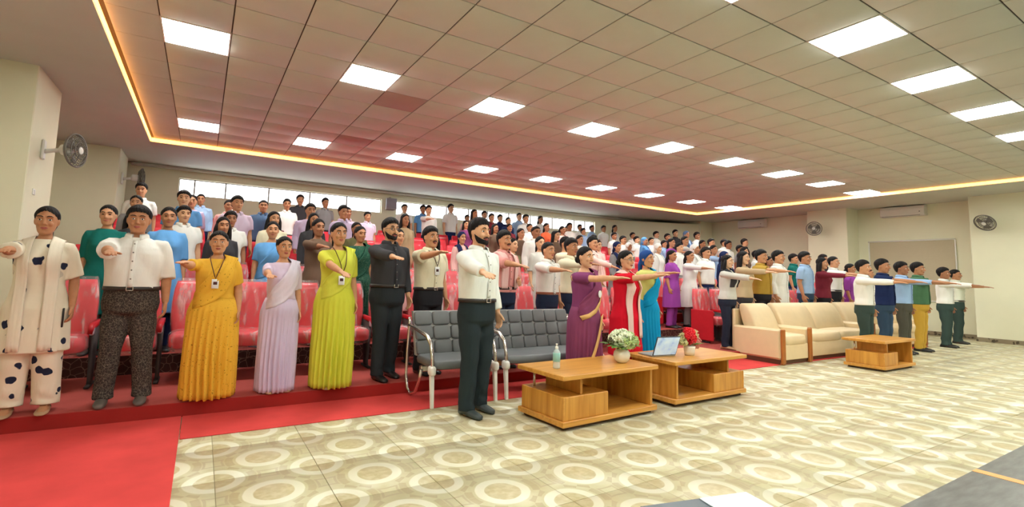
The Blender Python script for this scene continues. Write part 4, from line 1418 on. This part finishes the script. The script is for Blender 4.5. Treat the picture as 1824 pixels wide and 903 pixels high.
# ---------------------------------------------------------------- the front figures
FWD = ('fwd', -6, 4)
CREAM_PRINT = pattern_mat('cream_navy_print', (232, 224, 202), (38, 44, 66), 'blot2', 9, .30)
NET_TROUSER = pattern_mat('dark_net_print', (58, 54, 52), (120, 110, 98), 'crack', 46, .06)
YELLOW_PRINT = pattern_mat('yellow_speck_print', (236, 184, 64), (150, 104, 20), 'speck', 34, .20)
GREEN_SEQ = pattern_mat('green_sequin_print', (36, 78, 62), (150, 176, 150), 'speck', 60, .22)
C = {'white': (238, 238, 232), 'cream': (232, 226, 196), 'black': (42, 42, 46), 'charcoal': (62, 62, 66), 'dark blue': (40, 50, 72), 'pale blue': (160, 190, 226), 'sky blue': (104, 164, 222),
     'navy': (32, 44, 84), 'pink': (238, 168, 164), 'pale pink': (240, 196, 190), 'red': (214, 22, 44), 'maroon': (126, 44, 58), 'purple': (134, 66, 112), 'violet': (150, 70, 160), 'lavender': (206, 190, 220),
     'lilac': (222, 204, 226), 'yellow': (236, 186, 66), 'lime': (214, 216, 76), 'teal': (24, 106, 98), 'turquoise': (16, 148, 198), 'mustard': (182, 148, 64), 'olive': (104, 100, 66), 'brown': (112, 90, 74),
     'tan': (196, 174, 138), 'grey': (140, 140, 142), 'pale grey': (206, 206, 198), 'dark green': (58, 74, 70), 'green': (78, 116, 84), 'orange': (216, 96, 60), 'steel blue': (84, 108, 140), 'jeans blue': (54, 74, 96), 'dark red': (110, 36, 44)}
def shirt(hem=.955, sleeve=.62, **k): return dict(name='shirt', hem=hem, sleeve=sleeve, collar=True, buttons=True, **k)
TR = dict(type='trousers')
SAREE = dict(type='skirt', name='saree_skirt')
def blouse(sleeve=.72): return dict(name='blouse', hem=1.0, sleeve=sleeve, off=.012, wide=.006, neck=1.415)
SPEC = {
 'dress': dict(sex='f', g=1.08, hair='tied', top=dict(name='tunic', hem=.50, sleeve=.95, off=.020, flare=.14, wide=.018), low=dict(type='trousers', width=1.42, hem=.06), dupatta=.52, armR=('fwd', -10, -12), armL=('down', .02), sandal=True, stance=.115, held='phone'),
 'stout': dict(sex='m', g=1.2, belly=.035, top=shirt(.99, 1.12, wide=.02), low=dict(type='trousers', width=1.12, waist=1.005), belt=True, armR=('fwd', -12, 6), armL=('down', .0), stance=.135, hair='short', face=1.08),
 'yellow': dict(sex='f', g=1.2, hair='tied', top=blouse(.8), low=dict(SAREE, hemr=.21, pleat=.8), pallu=True, armR=('fwd', -6, -22), lanyard=1.21, sandal=True, face=1.08),
 'lilac': dict(sex='f', g=1.0, hair='bun', top=blouse(.95), low=dict(SAREE, hemr=.20, pleat=.3), pallu=True, armR=('fwd', -14, 0), sandal=True),
 'lime': dict(sex='f', g=1.05, hair='tied', top=blouse(.85), low=dict(SAREE, hemr=.20, pleat=.6), pallu=True, armR=('fwd', -26, 18), lanyard=1.15, sandal=True),
 'dark': dict(sex='m', g=1.12, belly=.02, hair='short', beard=True, glasses=True, top=shirt(.97, 1.85), low=dict(type='trousers', width=1.02), belt=True, armR=('fwd', -8, 12, 22), stance=.10, step=.05),
 'cardman': dict(sex='m', g=1.06, hair='short', moustache=True, top=shirt(.97, .66, wide=.02), low=TR, belt=True, armR=('fwd', 2, 10, 20), lanyard=1.24),
 'frontman': dict(sex='m', g=1.04, hair='short', beard=True, top=shirt(.99, 1.9, wide=.02, off=.022), low=dict(type='trousers', width=1.08), belt=True, armR=('fwd', -14, 14, 26), stance=.105, step=.03),
 'scarfman': dict(sex='m', g=1.02, hair='short', moustache=True, top=shirt(.93, 1.1), low=TR, belt=True, armR=('fwd', -4, 10), armL=('bent', -.03), dupatta=.98),
 'rolled': dict(sex='m', g=1.0, hair='crop', top=shirt(.96, 1.05), low=TR, belt=True, armR=('fwd', -4, 8), stance=.08),
 'kurta': dict(sex='m', g=1.05, hair='short', top=dict(name='kurta', hem=.42, sleeve=1.9, collar=True, buttons=True, flare=.1, off=.02), low=TR, armR='down'),
 'longarm': dict(sex='m', g=1.02, hair='short', top=shirt(.93, 1.9), low=TR, armR=('fwd', -2, 4), belt=False),
 'polo': dict(sex='m', g=1.08, belly=.02, hair='short', top=shirt(.90, .75, wide=.018), low=TR, armR=('fwd', -4, 4)),
 'shirtdown': dict(sex='m', g=1.0, hair='short', top=shirt(.90, .7), low=TR, armR='down'),
 'purple': dict(sex='f', g=1.06, hair='bun', top=blouse(.72), low=dict(SAREE, hemr=.20, pleat=.4), pallu=True, border=True, badge=(.05, 1.17), armR=('fwd', -2, -4), sandal=True),
 'redkurti': dict(sex='f', g=1.04, hair='bun', glasses=True, top=dict(name='kurti', hem=.40, sleeve=.8, off=.02, flare=.15), low=dict(type='trousers', width=1.05), dupatta=.62, armR=('fwd', 0, 0), sandal=True),
 'scarfgown': dict(sex='f', g=1.0, hair='scarf', top=dict(name='blouse', hem=.95, sleeve=1.1, off=.016), low=dict(SAREE, name='gown', hemr=.21, pleat=.2), pallu=True, armR=('fwd', -4, 0), sandal=True),
 'cardigan': dict(sex='f', g=1.0, hair='long', top=dict(name='cardigan', hem=.90, sleeve=1.8, off=.022, wide=.03), low=dict(type='trousers', width=.98), armR=('fwd', -8, 4), dupatta=1.12),
 'womantop': dict(sex='f', g=1.0, hair='long', top=dict(name='top', hem=.86, sleeve=1.85, off=.018), low=TR, armR=('fwd', -3, 2)),
 'longkurti': dict(sex='f', g=1.0, hair='tied', top=dict(name='kurti', hem=.42, sleeve=1.2, off=.018, flare=.15), low=TR, armR='down'),
 # plainer figures for the tiers
 'c_man_arm': dict(sex='m', hair='short', top=dict(name='shirt', hem=.92, sleeve=1.1), low=TR, armR=('fwd', -5, 5)),
 'c_man_short': dict(sex='m', hair='short', top=dict(name='shirt', hem=.90, sleeve=.7, collar=True), low=TR),
 'c_man_long': dict(sex='m', hair='crop', g=1.06, top=dict(name='shirt', hem=.90, sleeve=1.85, collar=True), low=TR),
 'c_man_kurta': dict(sex='m', hair='short', g=1.04, top=dict(name='kurta', hem=.45, sleeve=1.85, flare=.1), low=TR),
 'c_woman_tied': dict(sex='f', hair='tied', top=dict(name='kurti', hem=.45, sleeve=1.1, flare=.15), low=TR),
 'c_woman_long': dict(sex='f', hair='long', top=dict(name='kurti', hem=.45, sleeve=1.8, flare=.15), low=TR),
 'c_woman_arm': dict(sex='f', hair='tied', top=dict(name='kurti', hem=.45, sleeve=1.5, flare=.15), low=TR, armR=('fwd', -5, 3)),
 'c_woman_saree': dict(sex='f', g=1.05, hair='bun', top=blouse(.75), low=SAREE, pallu=True),
 'c_woman_scarf': dict(sex='f', hair='scarf', top=dict(name='kurti', hem=.45, sleeve=1.8, flare=.15), low=TR, dupatta=.9),
}
QUEUE = []
def c(n): return cloth(C[n])
def front(key, px, py, Y, base, yaw, label, m, skin=1, hmax=1.9, hmin=1.4, dx=0.0, hand=None):
    p = on_y(px, py, Y)
    h = min(max(p[2] - base, hmin), hmax) / 1.72
    loc = (p[0] + dx, Y, base)
    if hand:                       # aim the stretched right arm
        S = dict(SPEC[key])
        sh = np.array((-Fig(S).sx, .008, 1.348)) * h
        R = np.array(((math.cos(yaw), -math.sin(yaw), 0), (math.sin(yaw), math.cos(yaw), 0), (0, 0, 1)))
        sw_ = R @ sh + np.array(loc)
        d = pix_ray(*hand); d /= np.linalg.norm(d)
        o = np.array((0, 0, CAM_Z)) - sw_
        L = .565 * h
        bq = o @ d
        disc = bq * bq - (o @ o - L * L)
        t = -bq - math.sqrt(max(disc, 0))
        v = R.T @ (o + t * d)
        S['armR'] = ('dir', tuple(v / np.linalg.norm(v)))
        key = '%s_%d' % (key, len(QUEUE))
        SPEC[key] = S
    QUEUE.append((key, loc, yaw, h * 1.70, label, dict(m, skin=SKIN_M[skin])))
F0 = .010
front('dress', 87, 366, 4.98, PZ, .05, 'person in cream tunic with navy print and long cream scarf, far left', dict(top=CREAM_PRINT, low=CREAM_PRINT, drape=cloth((236, 228, 208)), shoe=SHOE_T), 2, hand=(6, 446))
front('stout', 250, 366, 5.03, PZ, .0, 'person in white shirt and dark patterned trousers with belt, second from left', dict(top=c('white'), low=NET_TROUSER, shoe=SHOE_G), 2, hand=(195, 450))
front('yellow', 392, 410, 5.0, PZ, -.05, 'person in yellow saree with a lanyard and name card', dict(top=c('yellow'), low=YELLOW_PRINT, drape=YELLOW_PRINT, shoe=SHOE_T), 1, hand=(322, 468))
front('lilac', 508, 420, 5.0, PZ, .15, 'person in pale lavender saree next to the yellow saree', dict(top=c('lilac'), low=cloth((212, 196, 222)), drape=cloth((226, 216, 232)), shoe=SHOE_T), 1, hand=(480, 492))
front('lime', 605, 395, 4.98, PZ, .1, 'person in bright lime saree with a white name card', dict(top=c('lime'), low=cloth((214, 216, 72)), drape=cloth((218, 222, 82)), shoe=SHOE_T), 1, hand=(612, 488))
front('dark', 697, 388, 5.12, PZ, .2, 'bearded person in black shirt, dark trousers and glasses', dict(top=c('charcoal'), low=cloth((46, 52, 56)), shoe=SHOE_B), 0, hand=(706, 459))
front('cardman', 768, 403, 5.2, PZ, .2, 'person in cream short-sleeved shirt with lanyard, behind the grey steel armchair', dict(top=c('cream'), low=c('black')), 1, hand=(786, 449))
front('frontman', 855, 388, 3.95, 0.0, .25, 'bearded person in white shirt and dark trousers standing on the tiles', dict(top=cloth((236, 240, 234)), low=cloth((44, 54, 58)), shoe=mat('shoe_dark_green', (52, 62, 62), rough=.45, var=.05)), 0, hand=(866, 489))
front('scarfman', 899, 410, 5.2, PZ, .15, 'person in pink shirt with pale pink scarf, behind the long grey bench', dict(top=c('pink'), low=c('dark blue'), drape=cloth((246, 204, 198))), 1, hand=(930, 474))
front('rolled', 977, 430, 5.2, PZ, .15, 'person in white rolled-sleeve shirt and brown belt, behind the long grey bench', dict(top=c('white'), low=c('dark blue'), belt=mat('belt_brown', (150, 90, 62), var=.05)), 1, hand=(1008, 482))
front('longarm', 1018, 424, 5.3, PZ, .1, 'person in cream long shirt just left of the purple saree', dict(top=cloth((232, 228, 200)), low=c('dark blue')), 2)
front('purple', 1043, 438, 3.98, 0.0, .1, 'person in purple saree with gold border and white badge', dict(top=c('purple'), low=cloth((132, 66, 100)), drape=cloth((136, 68, 104)), border=cloth((222, 178, 116)), shoe=SHOE_T), 0, hand=(1108, 495))
front('longarm', 1056, 421, 6.48, PZ + DZ, .1, 'person in pale pink shirt with arm stretched out, behind the purple saree', dict(top=cloth((244, 206, 198)), low=c('grey')), 1, hand=(1100, 478))
front('redkurti', 1115, 445, 4.12, .01, .1, 'person in red kurti with pale striped shawl and glasses', dict(top=c('red'), low=c('red'), drape=cloth((240, 206, 196)), shoe=SHOE_T), 0, hand=(1180, 490))
front('scarfgown', 1152, 445, 4.68, .01, .1, 'person in turquoise gown, lime blouse and blue headscarf', dict(top=cloth((206, 206, 120)), low=c('turquoise'), drape=c('turquoise'), hair=cloth((40, 76, 140)), shoe=SHOE_T), 1, hand=(1200, 486))
front('cardigan', 1295, 453, 5.1, PZ, .15, 'person in pale grey cardigan and dark jeans beside the beige armchair', dict(top=c('pale grey'), low=cloth((40, 46, 62)), drape=c('charcoal'), shoe=SHOE_T), 3)
front('womantop', 1318, 446, 5.3, PZ, .1, 'long-haired person in tan top and grey jeans beside the mustard shirt', dict(top=c('tan'), low=c('charcoal')), 3, dx=.1)
front('polo', 1350, 444, 5.3, PZ, .05, 'person in mustard shirt and dark trousers behind the beige armchair', dict(top=c('mustard'), low=c('black')), 1, dx=.1)
front('kurta', 1386, 446, 5.3, PZ, .1, 'person in long white kurta behind the beige sofa', dict(top=c('white'), low=c('white')), 1)
front('shirtdown', 1433, 448, 5.3, PZ, .1, 'person in pale blue shirt, arms down, behind the beige sofa', dict(top=c('pale blue'), low=c('jeans blue')), 2)
front('womantop', 1464, 458, 5.25, PZ, .1, 'long-haired person in maroon sleeves and black skirt behind the sofa', dict(top=c('maroon'), low=c('black')), 1)
front('rolled', 1484, 456, 5.4, PZ, .1, 'person in white shirt and black trousers behind the second sofa', dict(top=c('white'), low=c('black')), 1)
front('longkurti', 1514, 469, 5.38, PZ, .1, 'person in violet kurti behind the far sofa', dict(top=c('violet'), low=c('navy')), 2)
front('longkurti', 1547, 478, 5.38, PZ, .1, 'person in red kurti half hidden behind the far sofa', dict(top=cloth((196, 60, 70)), low=c('maroon')), 1)
front('longarm', 1537, 463, 3.98, 0, .05, 'person in white shirt and dark green trousers behind the bare coffee table', dict(top=c('white'), low=c('dark green')), 1)
front('polo', 1571, 461, 4.0, 0, .05, 'person in navy polo shirt and blue jeans at right', dict(top=c('navy'), low=c('jeans blue')), 2)
front('longarm', 1605, 466, 4.0, 0, .05, 'person in pale blue shirt and olive grey trousers at right', dict(top=c('pale blue'), low=cloth((84, 82, 72))), 4)
front('polo', 1634, 467, 4.02, 0, .05, 'person in green shirt and mustard trousers at right', dict(top=c('green'), low=cloth((198, 158, 64))), 2)
front('longarm', 1680, 476, 4.05, 0, .05, 'person in white shirt and dark green trousers, second from the right wall', dict(top=c('white'), low=cloth((60, 78, 74))), 4)
front('rolled', 1698, 479, 4.2, 0, .05, 'person in cream shirt and dark trousers nearest the right wall', dict(top=cloth((230, 232, 214)), low=c('dark green')), 2, dx=.1)

for i, (k, S) in enumerate(SPEC.items()):
    S['seed'] = i
    if k.startswith('c_') or any(q[0] == k for q in QUEUE):
        prepare(k, S, not k.startswith('c_'))
run_jobs()
for key, loc, yaw, hh, label, m in QUEUE:
    place(key, loc, yaw, hh, label, 'people in the front rows', m, True)

# ---------------------------------------------------------------- people on the tiers: pixel of the crown, figure, top, lower garment, tier (0 = choose)
CROWD = [
 (253, 325, 'c_man_short', 'white', 'black', 4), (244, 347, 'c_woman_tied', 'grey', 'black', 3), (196, 364, 'c_woman_tied', 'teal', 'teal', 1), (283, 380, 'c_woman_long', 'charcoal', 'black', 2),
 (307, 368, 'c_woman_tied', 'sky blue', 'navy', 1), (326, 366, 'c_man_short', 'white', 'jeans blue', 2), (329, 339, 'c_man_short', 'sky blue', 'charcoal', 3), (352, 347, 'c_woman_tied', 'lavender', 'navy', 4),
 (373, 346, 'c_man_long', 'pale blue', 'navy', 5), (404, 352, 'c_man_short', 'white', 'charcoal', 5), (418, 356, 'c_man_long', 'pink', 'maroon', 4), (404, 375, 'c_man_short', 'white', 'black', 2),
 (412, 386, 'c_woman_long', 'charcoal', 'black', 1), (453, 354, 'c_man_long', 'steel blue', 'navy', 4), (473, 353, 'c_man_short', 'lilac', 'navy', 3), (481, 375, 'c_woman_long', 'cream', 'brown', 2),
 (484, 393, 'c_woman_saree', 'sky blue', 'sky blue', 1), (512, 354, 'c_man_short', 'white', 'charcoal', 5), (530, 360, 'c_man_kurta', 'lavender', 'white', 3), (539, 347, 'c_man_short', 'charcoal', 'black', 6),
 (543, 377, 'c_woman_long', 'charcoal', 'black', 2), (556, 388, 'c_woman_arm', 'brown', 'brown', 1), (580, 362, 'c_man_short', 'lavender', 'charcoal', 3), (577, 352, 'c_man_short', 'grey', 'black', 6), (620, 368, 'c_man_long', 'lilac', 'black', 4),
 (636, 395, 'c_woman_tied', 'olive', 'black', 2), (656, 403, 'c_woman_saree', 'dark green', 'dark green', 1), (722, 380, 'c_woman_long', 'tan', 'brown', 3), (724, 364, 'c_man_short', 'white', 'navy', 7),
 (725, 408, 'c_woman_tied', 'pale pink', 'maroon', 1), (748, 411, 'c_woman_long', 'white', 'navy', 1), (751, 365, 'c_man_short', 'sky blue', 'navy', 7), (764, 366, 'c_man_arm', 'white', 'navy', 6),
 (810, 364, 'c_man_short', 'white', 'navy', 7), (826, 382, 'c_man_short', 'pale pink', 'navy', 7), (830, 392, 'c_woman_long', 'purple', 'black', 5), (852, 373, 'c_woman_long', 'brown', 'black', 6),
 (863, 376, 'c_man_short', 'charcoal', 'black', 7), (873, 380, 'c_man_short', 'dark red', 'black', 6), (891, 382, 'c_man_short', 'navy', 'black', 7), (902, 386, 'c_man_long', 'navy', 'black', 6), (882, 398, 'c_woman_long', 'brown', 'black', 4),
 (925, 379, 'c_man_long', 'pale blue', 'navy', 7), (937, 382, 'c_man_short', 'white', 'navy', 6), (963, 384, 'c_woman_tied', 'white', 'maroon', 7), (978, 397, 'c_woman_tied', 'orange', 'maroon', 5),
 (998, 402, 'c_woman_saree', 'pale pink', 'dark red', 5), (1017, 397, 'c_man_kurta', 'white', 'white', 6), (1037, 406, 'c_man_short', 'pale blue', 'navy', 6), (1051, 405, 'c_woman_tied', 'white', 'navy', 7),
 (1068, 403, 'c_man_short', 'white', 'navy', 7), (1083, 404, 'c_man_short', 'pale blue', 'navy', 7), (928, 406, 'c_woman_tied', 'brown', 'brown', 3), (955, 402, 'c_man_long', 'white', 'navy', 2), (1002, 421, 'c_man_arm', 'cream', 'tan', 1),
 (923, 424, 'c_woman_tied', 'olive', 'brown', 1), (1075, 428, 'c_woman_tied', 'pale pink', 'grey', 2), (1090, 429, 'c_woman_scarf', 'grey', 'navy', 2), (823, 412, 'c_woman_scarf', 'pale pink', 'maroon', 2),
 (1107, 405, 'c_man_short', 'white', 'navy', 7), (1127, 414, 'c_man_short', 'white', 'charcoal', 6), (1148, 406, 'c_woman_tied', 'white', 'maroon', 7), (1169, 412, 'c_man_short', 'white', 'charcoal', 6),
 (1189, 416, 'c_man_short', 'navy', 'black', 5), (1203, 409, 'c_man_short', 'charcoal', 'black', 6), (1120, 432, 'c_woman_scarf', 'white', 'white', 3), (1148, 422, 'c_woman_scarf', 'sky blue', 'white', 4), (1172, 433, 'c_woman_scarf', 'white', 'grey', 2),
 (1197, 424, 'c_woman_arm', 'violet', 'violet', 3), (1219, 420, 'c_woman_arm', 'pale grey', 'white', 3), (1224, 411, 'c_woman_scarf', 'pale blue', 'navy', 5), (1240, 413, 'c_man_short', 'white', 'navy', 5), (1251, 427, 'c_woman_tied', 'brown', 'black', 3),
 (1267, 425, 'c_man_short', 'white', 'navy', 4), (1271, 436, 'c_woman_arm', 'pale blue', 'navy', 2), (1290, 426, 'c_man_short', 'white', 'charcoal', 4), (1303, 429, 'c_man_short', 'white', 'navy', 3), (1326, 425, 'c_man_short', 'black', 'black', 4),
 (1290, 447, 'c_woman_scarf', 'navy', 'navy', 1), (1328, 440, 'c_woman_long', 'brown', 'black', 2), (1369, 456, 'c_woman_tied', 'navy', 'black', 1), (1413, 452, 'c_man_short', 'teal', 'navy', 1), (1466, 453, 'c_man_short', 'black', 'black', 1),
 (504, 384, 'c_woman_long', 'dark red', 'black', 3), (655, 385, 'c_man_short', 'lilac', 'navy', 5), (908, 398, 'c_woman_tied', 'dark red', 'black', 5), (944, 398, 'c_man_long', 'white', 'navy', 5), (990, 410, 'c_woman_long', 'brown', 'black', 3),
 (1058, 418, 'c_man_short', 'white', 'navy', 4), (1033, 418, 'c_woman_tied', 'white', 'grey', 3), (1094, 414, 'c_man_short', 'white', 'navy', 5), (1134, 424, 'c_man_short', 'white', 'grey', 5), (1160, 424, 'c_man_kurta', 'white', 'white', 5), (1110, 420, 'c_man_kurta', 'white', 'white', 4),
 (1183, 428, 'c_man_short', 'pale blue', 'navy', 4), (1210, 432, 'c_man_long', 'white', 'grey', 2), (1238, 434, 'c_woman_scarf', 'white', 'tan', 2), (1257, 440, 'c_man_short', 'white', 'navy', 1), (1225, 446, 'c_woman_arm', 'white', 'grey', 1), (1200, 445, 'c_woman_tied', 'violet', 'violet', 1),
 (1312, 436, 'c_man_short', 'grey', 'black', 3), (1345, 446, 'c_man_short', 'white', 'navy', 2), (856, 402, 'c_woman_long', 'maroon', 'black', 3), (960, 420, 'c_woman_tied', 'pale grey', 'navy', 1),
]
placed = []
for px, py, key, topc, lowc, k in CROWD:
    best = None
    for kk in ([k] if k else range(1, 8)):
        Y = tier_y(kk) + (.18 if kk < 7 else .45)
        p = on_y(px, py, Y)
        h = p[2] - tier_z(kk)
        sc = abs(h - 1.66)
        if best is None or sc < best[0]:
            best = (sc, kk, Y, p, h)
    _, kk, Y, p, h = best
    placed.append([kk, float(p[0]), Y, min(max(h, 1.42), 1.82), key, topc, lowc])
# keep neighbours on one tier apart
for kk in range(1, 8):
    row = sorted([q for q in placed if q[0] == kk], key=lambda q: q[1])
    for _ in range(60):
        for a, b in zip(row[:-1], row[1:]):
            g = .54 - (b[1] - a[1])
            if g > 0:
                a[1] -= g / 2; b[1] += g / 2
        for q in row:
            q[1] = min(max(q[1], -1.2), 12.5 if kk == 7 else 15.8)
    for q in row:
        q[1] = min(max(q[1], -1.2), 12.5 if kk == 7 else 15.8)
tiername = ['', 'lowest tier', 'second tier', 'third tier', 'fourth tier', 'fifth tier', 'sixth tier', 'top tier under the windows']
garment = {'c_man_arm': 'shirt with arm raised', 'c_man_short': 'shirt', 'c_man_long': 'long-sleeved shirt', 'c_man_kurta': 'kurta', 'c_woman_tied': 'kurti', 'c_woman_long': 'kurti and long hair', 'c_woman_arm': 'kurti with arm raised', 'c_woman_saree': 'saree', 'c_woman_scarf': 'kurti and headscarf'}
rr = random.Random(3)
for kk in range(1, 8):
    row = sorted([q for q in placed if q[0] == kk], key=lambda q: q[1])
    for i, (_, X, Y, h, key, topc, lowc) in enumerate(row):
        m = dict(top=c(topc), low=c(lowc), drape=c(topc if 'saree' in key else 'lavender'), skin=SKIN_M[rr.choice((0, 1, 1, 2, 2, 4))], wide=rr.uniform(.94, 1.06), shoe=SHOE_B)
        if 'scarf' in key:
            m['hair'] = c({'white': 'white', 'sky blue': 'sky blue', 'pale blue': 'steel blue'}.get(topc, 'navy')); m['drape'] = m['hair']
        if topc == 'dark green':
            m['top'] = m['low'] = m['drape'] = GREEN_SEQ
        place(key, (X, Y, tier_z(kk)), rr.uniform(-.12, .25), h / 1.72 * 1.70,
              'person in %s %s, %s, %s from left' % (topc, garment[key], tiername[kk], ORD[i]), 'people standing on the tiers', m, False)
